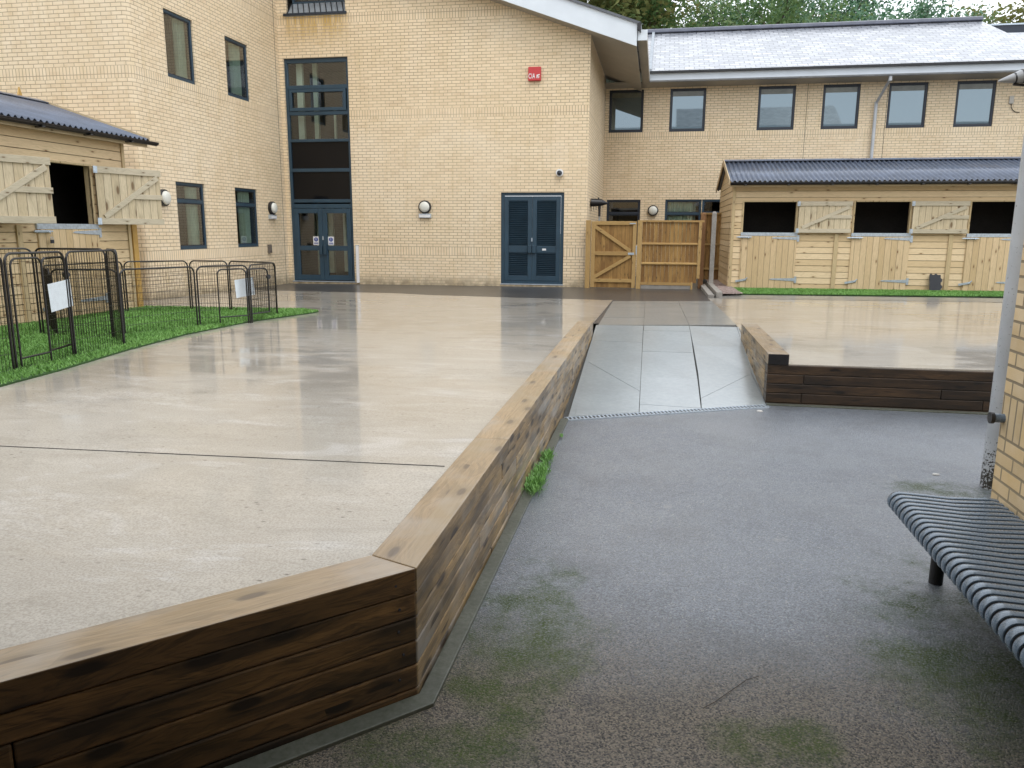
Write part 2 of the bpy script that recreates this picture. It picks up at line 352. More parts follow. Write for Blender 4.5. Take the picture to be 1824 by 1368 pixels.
M['path'] = m_ground('grey_path_concrete', (.17, .165, .15), (.24, .23, .21), 25, .5, .6, .3, 1.5, .15)
M['slab_wet'] = m_ground('wet_grey_paving', (.20, .23, .24), (.26, .29, .30), 18, .30, 1., .10, 1.6, .22, .3)
M['slab_top'] = m_ground('wet_worn_paving', (.17, .175, .165), (.23, .235, .22), 20, .45, .6, .12, 1.3, .17, .3)
M['joint'] = m_ground('dark_joint', (.045, .045, .04), (.07, .068, .06), 60, .8)
M['gravel_bed'] = m_ground('pink_gravel', (.20, .14, .12), (.50, .40, .36), 45, .7, 0, 1., 3)
M['soil'] = m_ground('field_ground', (.05, .07, .03), (.09, .11, .05), 8, .9)
M['turf'] = m_ground('turf_backing', (.020, .055, .010), (.04, .10, .02), 70, .9, 0, .6, 1.5)
def m_blade(name, a, b):
    t = NT(name); P = t.pos(); n = t.noise(P, 1.3, 4, .6); n2 = t.noise(P, 60, 2)
    col = t.mix(t.mapr(n, .3, .7), a, b); col = t.mix(t.mapr(n2, .4, .7, 0, .5), col, tuple(k*1.5 for k in b))
    t.set(Base_Color=col, Roughness=.5, Specular_IOR_Level=.4); return t.mat
M['blade'] = m_blade('artificial_grass', (.085, .205, .035), (.165, .33, .075))
def m_slate():
    t = NT('wet_slate'); P = t.pos(); s = t.sep(P)
    v = t.comb(s[0], t.math('MULTIPLY', s[1], 1.07)); b = t.n('ShaderNodeTexBrick'); t.put(b.inputs['Vector'], v)
    b.inputs['Scale'].default_value = 1; b.inputs['Brick Width'].default_value = .30; b.inputs['Row Height'].default_value = .22
    b.inputs['Mortar Size'].default_value = .018; b.inputs['Mortar Smooth'].default_value = .3
    t.put(b.inputs['Color1'], (.17, .185, .215)); t.put(b.inputs['Color2'], (.36, .37, .40)); t.put(b.inputs['Mortar'], (.04, .045, .06))
    n = t.noise(t.comb(t.math('MULTIPLY', s[0], .6), t.math('MULTIPLY', s[1], 2.5)), 1.6, 5, .65)
    col = t.mix(t.mapr(n, .5, .68, 0, .6), b.outputs[0], (.13, .135, .15))
    tilt = t.math('FRACT', t.math('DIVIDE', t.math('MULTIPLY', s[1], 1.07), .22))
    t.set(Base_Color=col, Roughness=t.mapr(n, .3, .7, .22, .42), Coat_Weight=.8, Coat_Roughness=.28, Specular_IOR_Level=.5)
    t.bump(t.math('ADD', t.math('MULTIPLY', tilt, -.8), t.math('ADD', t.math('MULTIPLY', b.outputs['Fac'], -.6), t.math('MULTIPLY', t.noise(P, 7, 3), .9))), .45, .02)
    return t.mat
M['slate'] = m_slate()
M['corr'] = m_plain('dark_corrugated_bitumen_sheet', (.075, .095, .14), .38, 0, .25, 3, bump=.15, coat=.4)
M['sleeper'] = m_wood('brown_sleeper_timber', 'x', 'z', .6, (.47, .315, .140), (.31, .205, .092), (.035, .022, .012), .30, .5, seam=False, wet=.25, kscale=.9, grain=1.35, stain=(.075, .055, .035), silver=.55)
M['sleeper_dark'] = m_wood('shaded_wet_sleeper_timber', 'x', 'z', .6, (.20, .110, .040), (.070, .040, .018), (.010, .006, .004), .22, .45, seam=False, wet=.35, kscale=.8, grain=1.6, stain=(.013, .009, .006))  # dark stain and wet, plus front-face shade put into the colour
M['sleeper_black'] = m_wood('deep_shaded_wet_sleeper_timber', 'x', 'z', .6, (.075, .042, .020), (.035, .021, .012), (.006, .004, .003), .20, .45, seam=False, wet=.3, kscale=.8, grain=1.5, stain=(.010, .007, .005))  # wet timber darkened further: shade on the right wall's front put into colour
M['sleeper_cap'] = m_wood('skylit_sleeper_cap_timber', 'x', 'y', .6, (.37, .255, .135), (.27, .185, .095), (.09, .06, .035), .20, .42, seam=False, wet=.8, kscale=.8, silver=.5, stain=(.25, .18, .095))  # for cap tops; the pale sky reflection is put into the colour
WA, WB = (.78, .61, .385), (.62, .455, .25)
M['clad'] = m_wood('pine_cladding', 'x', 'z', .15, WA, WB, (.20, .10, .04), .10, .6, seamw=.045, grain=.45, kscale=.7)
M['boards'] = m_wood('pine_door_boards', 'z', 'x', .14, (.70, .53, .32), (.57, .415, .225), (.20, .10, .04), .11, .6, seamw=.05, grain=.5, kscale=.7)
M['trim'] = m_wood('pine_trim', 'x', 'z', 3., (.58, .46, .29), (.52, .40, .24), (.16, .09, .04), .11, .6, seam=False, grain=.6)
M['trimv'] = m_wood('pine_trim_upright', 'z', 'x', 3., (.58, .45, .26), (.52, .39, .21), (.16, .09, .04), .11, .6, seam=False, grain=.6)
M['hatch'] = m_wood('weathered_pine_boards', 'z', 'x', .14, (.64, .54, .37), (.55, .45, .29), (.16, .1, .05), .2, .6, seamw=.05, grain=.7, kscale=.6)
M['hatch_rail'] = m_wood('weathered_pine_rail', 'x', 'z', 3., (.57, .50, .37), (.49, .43, .31), (.16, .1, .05), .11, .6, seam=False, grain=.6)
M['fence'] = m_wood('treated_fence_boards', 'z', 'x', .1, (.40, .235, .075), (.30, .165, .05), (.08, .045, .015), .12, .6, seamw=.04, stain=(.17, .085, .025))
M['fence_rail'] = m_wood('treated_fence_rail', 'x', 'z', 3., (.42, .27, .10), (.36, .22, .08), (.12, .07, .03), .10, .6, seam=False, grain=.6)
M['fence_post'] = m_wood('treated_fence_post', 'z', 'x', 3., (.43, .28, .11), (.36, .22, .08), (.12, .07, .03), .10, .6, seam=False, grain=.6)
M['post_dark'] = m_wood('brown_fence_post', 'z', 'x', 3., (.24, .12, .05), (.20, .10, .04), (.08, .04, .02), .10, .6, seam=False)
def m_pole():
    t = NT('grey_pipe_paint'); P = t.pos(); s = t.sep(P); n = t.noise(P, 55, 4, .7)
    f = t.math('MULTIPLY', t.mapr(s[2], .42, .08, 0, 1), 1.); f = t.math('GREATER_THAN', t.math('ADD', n, t.math('MULTIPLY', f, .20)), .66)
    col = t.mix(f, t.mix(t.mapr(t.noise(P, 3, 4), .3, .7), (.38, .40, .42), (.50, .52, .54)), (.035, .03, .022))
    t.set(Base_Color=col, Roughness=.38); t.bump(n, .1, .003); return t.mat
M['pole'] = m_pole()

# ================================================================ ground
MB().quad((-400, -400, -.06), (400, -400, -.06), (400, 400, -.06), (-400, 400, -.06)).build('ground', M['soil'])
bpy.data.objects['ground']['kind'] = 'structure'
def strip(name, pts, fn, mat, dz=0., skirt=0.):
    m = MB(); top = [Vector((x, y, fn(x, y)+dz)) for x, y in pts]; m.add(top, [tuple(range(len(top)))])
    if skirt:
        n = len(top); m.add(top+[p-Vector((0, 0, skirt)) for p in top], [(i, (i+1) % n, n+(i+1) % n, n+i) for i in range(n)])
    o = m.build(name, mat); o['kind'] = 'structure'; return o
WX = -.85                                     # outer face of the long timber wall
dg = Vector((-.697, -.717, 0)).normalized(); dn = Vector((dg.y, -dg.x, 0))   # diagonal wall direction, outward normal (to camera side)
CW = .21
C0 = Vector((WX, 2.66, 0))
def dpt(t, off): p = C0+dg*t-dn*off; return (p.x, p.y)
if (Vector((0, 0, 0))-C0).dot(dn) < 0: dn = -dn
# asphalt path with the ramp foot beyond
strip('asphalt_path', [(-7, -5), (9, -5), (9, 8.43), (1.19, 8.43), (1.19, Y0(1.19)), (-.8, Y0(-.8)), (WX, Y0(WX)), (WX, 2.6), (-7, -3.6)], lambda x, y: 0., M['asphalt'])
# mitre corner of the diagonal wall
def diag_in(off):      # inner corner where the two inner faces meet
    x = WX-off; # line along diagonal offset
    p = C0-dn*off; t = (x-p.x)/dg.x; q = p+dg*t; return (q.x, q.y)
IC = diag_in(CW-.02)
FE = 6.0
def poly_deck(): return [(WX-CW+.02, 16.9), (-.9, 16.35)]
deckL = [(IC[0], IC[1]), (IC[0], 11.2), (-.93, 11.2), (-.87, 16.35), (-3.19, 16.62), (-5.04, 16.94), (-5.96, 17.3), (-8.85, 17.5), (-10.1, 17.6), (-10.1, 14.35), (-14, 14.35), (-14, -1.), dpt(FE, CW-.02)]
strip('concrete_yard', deckL, zU, M['deck'], .0, .3)
deckR = [(1.38, 8.45), (9.5, 8.45), (14, 8.45), (14, 17.6), (1.12, 17.3), (1.13, 16.1), (1.22, 11.8), (1.22, 11.25), (1.38, 11.2)]
strip('concrete_yard', deckR, zU, M['deck'], .0, .3)
strip('tarmac_strip', [(-30, 12), (-.7, 12), (1.3, 12), (30, 12), (30, 27), (-30, 27)], lambda x, y: zU(x, y)-.012, M['tarmac'])
strip('concrete_path', [(1.35, 17.25), (14, 17.6), (14, 18.75), (1.35, 18.35)], zU, M['path'], .004)
# joint cut across the concrete
a, b = onf(0, 795, zU), onf(792, 831, zU); a = a+(a-b)*.6
MB().bar(a+Vector((0, 0, .0015)), b+Vector((0, 0, .0015)), .005, .005).build('concrete_joint', M['joint'])['kind'] = 'structure'
# ramp: bedding sheet and separate slabs
m = MB(); N = 14
def rp(x, k):
    y = Y0(x)+(11.8-Y0(x))*k/N; return Vector((x, y, zR(x, y)-.03))
xs = [-.86+2.07*i/8 for i in range(9)]
g = [[rp(x, k) for x in xs] for k in range(N+1)]
g += [[Vector((x, y, zU(x, y)-.010)) for x in xs] for y in (14, 16.3)]
for k in range(len(g)-1):
    for i in range(8): m.quad(g[k][i], g[k][i+1], g[k+1][i+1], g[k+1][i])
m.build('ramp', M['joint'])['kind'] = 'structure'
def Z(x, y): return onf(960+x/3.648, 500+y/3.648, lambda a, b: zR(a, b) if b < 11.8 else zU(a, b)+.002)
def slab(pts, mat, name='paving'):
    P = [Z(*p) for p in pts]; c = sum(P, Vector())/len(P)
    P = [p+(c-p).normalized()*.003 for p in P]
    return P
def slabs(polys, mat, name):
    m = MB()
    for p in polys:
        P = slab(p, mat); n = len(P); dz = Vector((0, 0, random.uniform(-.001, .002)))
        m.add([q+dz for q in P]+[q+dz-Vector((0, 0, .045)) for q in P], [tuple(range(n))]+[(i, (i+1) % n, n+(i+1) % n, n+i) for i in range(n)])
    o = m.build(name, mat); o['kind'] = 'structure'; return o
ramp_polys = [
 [(385,287),(679,291),(673,400),(358,390)], [(358,390),(673,400),(666,545),(320,527)], [(320,527),(666,545),(657,718)], [(320,527),(657,718),(277,697)], [(277,697),(657,718),(650,855),(232,880)],
 [(680,291),(975,293),(984,330),(680,322)], [(680,322),(984,330),(1003,468)], [(679,322),(1003,468),(671,458)], [(671,458),(1003,468),(1030,637),(663,617)], [(663,617),(1030,637),(1053,828),(654,802)], [(654,802),(1053,828),(651,855)],
 [(977,293),(1285,300),(1330,432),(1003,423)], [(1003,423),(1330,432),(1382,603),(1033,592)], [(1033,592),(1382,603),(1052,765)], [(1382,603),(1482,815),(1057,828),(1052,765)],
 [(372,287),(385,287),(232,880),(190,885)], [(1287,300),(1312,302),(1500,812),(1484,815),(1382,600)]]
slabs(ramp_polys, M['slab_wet'], 'ramp_paving')
tops = []
for (xa, xb, xc, xd) in ((480, 690, 680, 385), (690, 905, 975, 680), (905, 1125, 1285, 975)):
    ys = [133, 150, 175, 205, 238, 287]
    for i in range(5):
        f0 = (ys[i]-133)/154; f1 = (ys[i+1]-133)/154
        tops.append([(xa+(xd-xa)*f0, ys[i]), (xb+(xc-xb)*f0, ys[i]), (xb+(xc-xb)*f1, ys[i+1]), (xa+(xd-xa)*f1, ys[i+1])])
slabs(tops, M['slab_top'], 'top_paving')
# concrete edging along the foot of the walls
m = MB(); e = C0+dg*FE
p_ = C0+dn*.09; oc = p_+dg*((WX+.075-p_.x)/dg.x); ic = C0+dn*.001
m.prism([(WX+.001, 7.3, -.05), (WX+.075, 7.3, -.05), (oc.x, oc.y, -.05), tuple(e+dn*.09+Vector((0, 0, -.05))), tuple(e+dn*.001+Vector((0, 0, -.05))), (WX+.001, ic.y-.0, -.05)], (0, 0, .066))
m.box((1.2, 8.36, -.05), (9, 8.425, .015))
m.build('concrete_edging', M['kerbc'], bevel=.004)['kind'] = 'structure'

# ================================================================ timber retaining walls
def sleeper(parent, a, b, w, z0, z1, mat, n_off, name='sleeper'):
    """one sleeper between plan points a and b of its outer face; n_off: inward unit vector"""
    a = Vector((*a, 0)) if len(a) == 2 else Vector(a); b = Vector((*b, 0)) if len(b) == 2 else Vector(b)
    L = (b-a).length; d = (b-a).normalized(); n = Vector((*n_off, 0)); mid = (a+b)/2+n*(w/2)
    jit = random.uniform(0, .004)
    o = MB().box((-L/2+.0015, -w/2, -(z1-z0)/2+.001), (L/2-.0015, w/2, (z1-z0)/2-.0012)).build(name, mat, parent, bevel=.008)
    o.location = mid+Vector((0, 0, (z0+z1)/2))+n*jit; o.rotation_euler = (0, 0, math.atan2(d.y, d.x)); return o
tw = empty('timber_retaining_wall', (WX, 2.66, 0)); tw.location = (0, 0, 0)
tag(tw, 'long stacked sleeper wall with mitred corner holding the large concrete yard left of the ramp', 'retaining wall', 'timber sleeper retaining walls')
zs = [(.34, .44), (.24, .34), (.14, .24), (.04, .14), (-.06, .04)]
for r, (z0, z1) in enumerate(zs):
    y = 2.66; cuts = [y]
    st = [1.7, 2.2, 1.1, 1.9, 1.4][r]; y += st
    while y < 10.9: cuts.append(y); y += 2.4
    cuts.append(11.05)
    if cuts[-1]-cuts[-2] < .3: cuts.pop(-2)
    for a_, b_ in zip(cuts, cuts[1:]): sleeper(tw, (WX, a_), (WX, b_), .2, z0, z1, M['sleeper'], (-1, 0))
    t_ = .0; ct = [0.0]; st = [2.6, 1.32, 2.9, 1.30, 2.2][r]; t_ = st
    while t_ < FE: ct.append(t_); t_ += 2.4
    ct.append(FE)
    for a_, b_ in zip(ct, ct[1:]):
        pa, pb = C0+dg*a_, C0+dg*b_
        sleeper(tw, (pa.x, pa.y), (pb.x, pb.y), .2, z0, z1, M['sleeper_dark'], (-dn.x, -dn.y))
def cap(parent, poly, z0, z1, org, ang, mat, side=None):
    R = Matrix.Rotation(-ang, 4, 'Z'); P = [R @ (Vector((*p, 0))-Vector(org)) for p in poly]
    m_ = MB().prism([(p.x, p.y, -(z1-z0)/2) for p in P], (0, 0, z1-z0)); m_.m = [1, 0]+[1]*len(P)  # tops get the paler slot, sides the darker: sky light and shade as colour
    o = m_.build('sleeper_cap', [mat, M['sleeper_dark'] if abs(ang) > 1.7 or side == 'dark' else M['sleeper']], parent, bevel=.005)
    o.location = (org[0], org[1], (z0+z1)/2); o.rotation_euler = (0, 0, ang); return o
ci = diag_in(CW)
yc = [C0.y, 4.55, 6.95, 9.35, 11.05]
for i in range(4):
    ya, yb = yc[i]+.0015, yc[i+1]-.0015
    pol = [(WX, ya), (WX, yb), (WX-CW, yb), (WX-CW, ya)] if i else [(WX, ya), (WX, yb), (WX-CW, yb), (ci[0], ci[1]+.003)]
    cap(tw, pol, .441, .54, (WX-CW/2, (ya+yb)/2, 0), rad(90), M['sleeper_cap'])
tc = [0, 2.5, 4.3, FE]
for i in range(3):
    pa, pb = C0+dg*(tc[i]+.002), C0+dg*(tc[i+1]-.002); qa, qb = pa-dn*CW, pb-dn*CW
    pol = [(pa.x, pa.y), (pb.x, pb.y), (qb.x, qb.y), (qa.x, qa.y)] if i else [(pa.x, pa.y-.002), (pb.x, pb.y), (qb.x, qb.y), (ci[0]-.002, ci[1]-.002)]
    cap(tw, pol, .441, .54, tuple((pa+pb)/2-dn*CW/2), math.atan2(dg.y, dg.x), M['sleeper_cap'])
for z in (.49, .39, .30, .20, .10):                       # screw heads beside the corner
    for t_ in (.07,):
        p = C0+dg*(t_+random.uniform(-.01, .02))+dn*.002+Vector((0, 0, z))
        MB().tube([p-dn*.006, p+dn*.001], .005, 8).build('screw_head', M['rubber'], tw)
rw = empty('timber_retaining_wall'); tag(rw, 'short dark sleeper wall right of the ramp with one black cut cap end showing', 'retaining wall', 'timber sleeper retaining walls')
zr = [(.325, .425), (.225, .325), (.125, .225), (.02, .125), (-.06, .02)]
for r, (z0, z1) in enumerate(zr):
    cu = [[1.19, 3.55, 5.95, 9], [1.19, 1.56, 3.9, 6.3, 9], [1.19, 2.9, 5.3, 9], [1.19, 1.55, 3.3, 5.7, 9], [1.19, 2.6, 9]][r]
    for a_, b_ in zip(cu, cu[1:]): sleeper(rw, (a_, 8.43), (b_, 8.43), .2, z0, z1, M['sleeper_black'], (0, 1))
    sleeper(rw, (1.19, 11.15), (1.19, 9.9 if r % 2 else 9.5), .19, z0, z1, M['sleeper'], (1, 0)); sleeper(rw, (1.19, 9.9 if r % 2 else 9.5), (1.19, 8.632), .19, z0, z1, M['sleeper'], (1, 0))
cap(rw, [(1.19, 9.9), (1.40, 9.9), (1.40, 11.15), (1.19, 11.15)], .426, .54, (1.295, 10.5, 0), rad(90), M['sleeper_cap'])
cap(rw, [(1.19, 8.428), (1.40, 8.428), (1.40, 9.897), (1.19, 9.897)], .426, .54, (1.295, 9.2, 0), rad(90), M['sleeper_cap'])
MB().box((1.192, 8.424, .428), (1.398, 8.4275, .538)).build('cut_end', M['black'], rw)
# drain channel across the ramp foot
dr = empty('drain_channel'); tag(dr, 'slotted grey drain channel across the foot of the paved ramp', 'drain')
A_ = Vector((-.80, Y0(-.80)-.055, .004)); B_ = Vector((1.185, Y0(1.185)-.055, .004)); d_ = (B_-A_).normalized(); s_ = Vector((-d_.y, d_.x, 0))
m = MB()
for sg in (-1, 1): m.bar(A_+s_*sg*.052, B_+s_*sg*.052, .014, .014)
m.build('channel_edge', M['zinc'], dr)
m = MB(); m.bar(A_-Vector((0, 0, .001)), B_-Vector((0, 0, .001)), .092, .004); m.build('channel_bed', M['black'], dr)
m = MB(); n = 54
for i in range(n):
    p = A_+(B_-A_)*((i+.5)/n); m.bar(p-s_*.046+Vector((0, 0, .004))-d_*.006, p+s_*.046+Vector((0, 0, .004))+d_*.006, .016, .006)
m.build('grate', M['zinc'], dr)

# ================================================================ school building
bd = empty('school_building'); tag(bd, 'buff brick two storey school building with slate roofed rear wing and white fascias', 'building')
def wall(name, axis, c, u0, u1, z0, z1, ops, inward, mat, cutters=(), rev=.09, parent=bd):
    """axis 'y': plane y=c, u is x.  axis 'x': plane x=c, u is y.  ops (ua,ub,za,zb); inward: sign of the reveal direction"""
    us = sorted({u0, u1, *[o[0] for o in ops], *[o[1] for o in ops]}); zz = sorted({z0, z1, *[o[2] for o in ops], *[o[3] for o in ops]})
    P = (lambda u, z, d=0.: (u, c+d*inward, z)) if axis == 'y' else (lambda u, z, d=0.: (c+d*inward, u, z))
    m = MB()
    for i in range(len(us)-1):
        for j in range(len(zz)-1):
            cu, cz = (us[i]+us[i+1])/2, (zz[j]+zz[j+1])/2
            if any(o[0] < cu < o[1] and o[2] < cz < o[3] for o in ops): continue
            m.quad(P(us[i], zz[j]), P(us[i+1], zz[j]), P(us[i+1], zz[j+1]), P(us[i], zz[j+1]))
    for a, b, za, zb in ops:
        m.quad(P(a, za), P(b, za), P(b, za, rev), P(a, za, rev)); m.quad(P(a, zb), P(b, zb), P(b, zb, rev), P(a, zb, rev))
        m.quad(P(a, za), P(a, zb), P(a, zb, rev), P(a, za, rev)); m.quad(P(b, za), P(b, zb), P(b, zb, rev), P(b, za, rev))
    o = m.build(name, mat, parent)
    if cutters:
        bm = bmesh.new(); bm.from_mesh(o.data)
        for co, no in cutters: bmesh.ops.bisect_plane(bm, geom=bm.verts[:]+bm.edges[:]+bm.faces[:], plane_co=co, plane_no=no, clear_outer=True)
        bm.to_mesh(o.data); bm.free()
    return o
SX, MY, LX, LY, RY = -1.806, 20.5, -10.055, 14.3, 26.3
RS = .355
cut = [((-.67, 0, 6.10), Vector((RS, 0, 1)).normalized())]
SCR = (-9.94, -8.14, .372, 6.21); LOU = (-4.055, -2.395, .395, 2.75); TOPW = (-9.79, -8.16, 7.30, 8.6)
wall('wall', 'y', MY, LX, SX, -.1, 10.5, [SCR, LOU, TOPW], 1, M['brick'], cut)
wall('wall', 'x', SX, MY, RY, -.1, 6.9, [], -1, M['brick'], cut)
LW = [(15.46, 16.49, 4.866, 6.19), (17.79, 18.83, 4.866, 6.19), (15.44, 16.52, 1.341, 2.767), (17.83, 18.90, 1.341, 2.767)]
rb = .13                                       # bull-nosed corner of the left wing
wall('wall', 'x', LX, LY+rb, MY, -.1, 10.5, LW, -1, M['brick'])
m = MB()
pts = [(LX-rb+rb*math.sin(i*math.pi/16), LY+rb-rb*math.cos(i*math.pi/16)) for i in range(9)]
for p, q in zip(pts, pts[1:]): m.quad((p[0], p[1], -.1), (q[0], q[1], -.1), (q[0], q[1], 10.5), (p[0], p[1], 10.5))
m.build('corner_brickwork', M['brick'], bd, smooth=True)
wall('wall', 'y', LY, -24, LX-rb, -.1, 10.5, [], 1, M['brick'])
RWX = [(-1.68, -.60), (.22, 1.32), (2.89, 3.99), (4.78, 5.85), (6.65, 7.74), (8.53, 9.60)]
RW = [(a, b, 4.866, 6.165) for a, b in RWX]; RL = [(-1.675, -.589, 1.341, 2.775), (.20, 1.34, 1.341, 2.78), (1.36, 2.4, .36, 2.78)]
wall('wall', 'y', RY, SX, 15.5, -.1, 6.30, RW+RL, 1, M['brick'])
# movement joints
for X in (4.33, 6.62): B('movement_joint', (X-.006, RY-.003, .3), (X+.006, RY+.01, 6.28), M['joint'], bd)
B('movement_joint', (LX-.01, 20.28, .3), (LX+.003, 20.292, 10.4), M['joint'], bd)
# ---- windows
def frame_bars(m, axis, c, out, a, b, za, zb, w, d, hs=(), vs=()):
    """rectangular frame; c face plane, 'out' direction sign the frame faces, d depth"""
    def bx(ua, ub, z0, z1, dd=d, o=0.):
        if axis == 'y': m.box((ua, c+out*o, z0), (ub, c+out*o-out*dd, z1))
        else: m.box((c+out*o, ua, z0), (c+out*o-out*dd, ub, z1))
    bx(a, a+w, za, zb); bx(b-w, b, za, zb); bx(a+w, b-w, za, za+w*1.15); bx(a+w, b-w, zb-w, zb)
    for h, t in hs: bx(a+w, b-w, h-t/2, h+t/2)
    for v, t in vs: bx(v-t/2, v+t/2, za+w*1.15, zb-w)
def window(axis, c, out, a, b, za, zb, transom=None, curtain=None, glass='glass', fm='frame', name='window'):
    """curtain: (from,to) as fractions of the width"""
    m = MB(); w_ = .06
    frame_bars(m, axis, c-out*.035, out, a, b, za, zb, w_, .07, [(transom, .07)] if transom else [])
    fr = m.build('window', M[fm], bd, bevel=.006)
    zs_ = [(za+w_*1.15, transom-.035), (transom+.035, zb-w_)] if transom else [(za+w_*1.15, zb-w_)]
    m = MB()
    for z0, z1 in zs_:                         # glazing beads
        frame_bars(m, axis, c-out*.05, out, a+w_, b-w_, z0, z1, .022, .03)
    m.build('bead', M['frame_dark'], fr)
    for z0, z1 in zs_:
        if axis == 'y': q = [(a+w_, c-out*.062, z0), (b-w_, c-out*.062, z0), (b-w_, c-out*.062, z1), (a+w_, c-out*.062, z1)]
        else: q = [(c-out*.062, a+w_, z0), (c-out*.062, b-w_, z0), (c-out*.062, b-w_, z1), (c-out*.062, a+w_, z1)]
        MB().quad(*q).build('pane', M[glass], fr)
    # room behind the glass and curtain
    m = MB(); D = 1.6; o = .12
    def P(u, d, z): return (u, c-out*d, z) if axis == 'y' else (c-out*d, u, z)
    g_ = .25
    m.quad(P(a-g_, D, za-g_), P(b+g_, D, za-g_), P(b+g_, D, zb+g_), P(a-g_, D, zb+g_))
    for u in (a-g_, b+g_): m.quad(P(u, o, za-g_), P(u, D, za-g_), P(u, D, zb+g_), P(u, o, zb+g_))
    for z in (za-g_, zb+g_): m.quad(P(a-g_, o, z), P(b+g_, o, z), P(b+g_, D, z), P(a-g_, D, z))
    m.build('room_lining', M['interior'], fr)
    if glass == 'glass_sky': m = MB(); m.box((a+w_, c-out*.060, zb-w_-.17), (b-w_, c-out*.0605, zb-w_)); m.build('head_strip', M['head_strip'], fr)  # dark olive-grey strip across the head of each rear pane
    if curtain:
        ua, ub = a+(b-a)*curtain[0], a+(b-a)*curtain[1]; m = MB(); n = 48
        pr = [(ua+(ub-ua)*i/n, .20+.028*math.sin(i*1.15)+.012*math.sin(i*.41+1)) for i in range(n+1)]
        for (u, d), (u2, d2) in zip(pr, pr[1:]): m.quad(P(u, d, za-.1), P(u2, d2, za-.1), P(u2, d2, zb+.1), P(u, d, zb+.1))
        m.build('curtain', M['curtain'], fr, smooth=True)
    return fr
window('x', LX, 1, *LW[0], curtain=(.60, .98)); window('x', LX, 1, *LW[1], curtain=(.52, .95))
window('x', LX, 1, *LW[2], transom=2.37, curtain=(.60, .98)); window('x', LX, 1, *LW[3], transom=2.37, curtain=(.45, .92))
for o in RW: window('y', RY, -1, *o, glass='glass_sky', fm='frame_dark')
window('y', RY, -1, *RL[0], transom=2.33, fm='frame_dark'); window('y', RY, -1, *RL[1], transom=2.33, curtain=(.05, .85))
w_ = window('y', RY, -1, *RL[2], transom=2.35); w_.name = 'side_door'
# small window with lead apron at the top of the gable wall
window('y', MY+.35, -1, -9.79, -8.16, 7.62, 8.6)
m = MB(); m.prism([(-9.80, MY-.02, 7.30), (-9.80, MY+.36, 7.64), (-9.80, MY+.36, 7.28), (-9.80, MY, 7.24)], (1.66, 0, 0)); sp = m.build('window_apron', M['lead'], bd)
m = MB()
for i in range(11):
    x = -9.75+i*.155; m.bar((x, MY-.022, 7.315), (x-.18 if x-.18 > -9.8 else -9.8, MY+.34, 7.645), .022, .02)
m.build('apron_seam', M['black'], sp)
MB().box((-9.86, MY-.05, 7.255), (-8.12, MY+.02, 7.31)).build('sill', M['frame_dark'], bd)
# ---- tall glazed screen with double door
a, b, za, zb = SCR; F = MY+.05
m = MB(); m.box((a, F, za), (a+.075, F+.1, zb)); m.box((b-.075, F, za), (b, F+.1, zb))
for z0, z1 in ((6.10, 6.21), (5.44, 5.54), (4.78, 4.88), (4.09, 4.165), (3.31, 3.40), (2.50, 2.59), (2.35, 2.46)): m.box((a+.075, F+.003, z0), (b-.075, F+.098, z1))
scn = m.build('glazed_screen', M['frame'], bd, bevel=.008)
m = MB(); frame_bars(m, 'y', F-.02, -1, a+.10, b-.10, 4.885, 5.435, .075, .05); m.build('opening_light', M['frame'], scn, bevel=.006)
for z0, z1, g in ((5.54, 6.10, 'glass'), (4.96, 5.36, 'glass'), (4.165, 4.78, 'glass'), (3.40, 4.09, 'glass_black'), (2.59, 3.31, 'glass_black')):
    MB().quad((a+.07, F+.05, z0), (b-.07, F+.05, z0), (b-.07, F+.05, z1), (a+.07, F+.05, z1)).build('pane', M[g], scn)
m = MB(); m.box((a-.3, F+2.2, za), (b+.3, F+2.22, 6.3)); m.box((a-.3, F+.13, za), (a-.28, F+2.2, 6.3)); m.box((b+.28, F+.13, za), (b+.3, F+2.2, 6.3)); m.box((a-.3, F+.13, 6.28), (b+.3, F+2.2, 6.3)); m.box((a-.3, F+.13, za-.02), (b+.3, F+2.2, za)); m.box((a-.3, F+.13, 3.2), (b+.3, F+2.2, 3.4))
m.build('lobby_lining', M['interior'], scn)
B('lobby_panel', (a+.1, F+1.4, za), (a+.62, F+1.45, 2.5), M['int_wood'], scn)
B('lobby_panel', (b-.62, F+1.2, za), (b-.12, F+1.25, 2.5), M['int_wood'], scn)
for x0, x1, z0, z1, dd in ((-9.62, -9.45, .5, 2.45, .9), (-9.36, -9.17, .55, 2.45, 1.), (-8.78, -8.68, .6, 2.45, .8), (-9.80, -9.63, 4.1, 6.2, .4), (-9.42, -9.30, 4.1, 6.2, .6), (-8.85, -8.8, 4.1, 5.0, .6)):
    B('column', (x0, F+dd, z0), (x1, F+dd+.1, z1), M['curtain'], scn)
mid = (a+b)/2
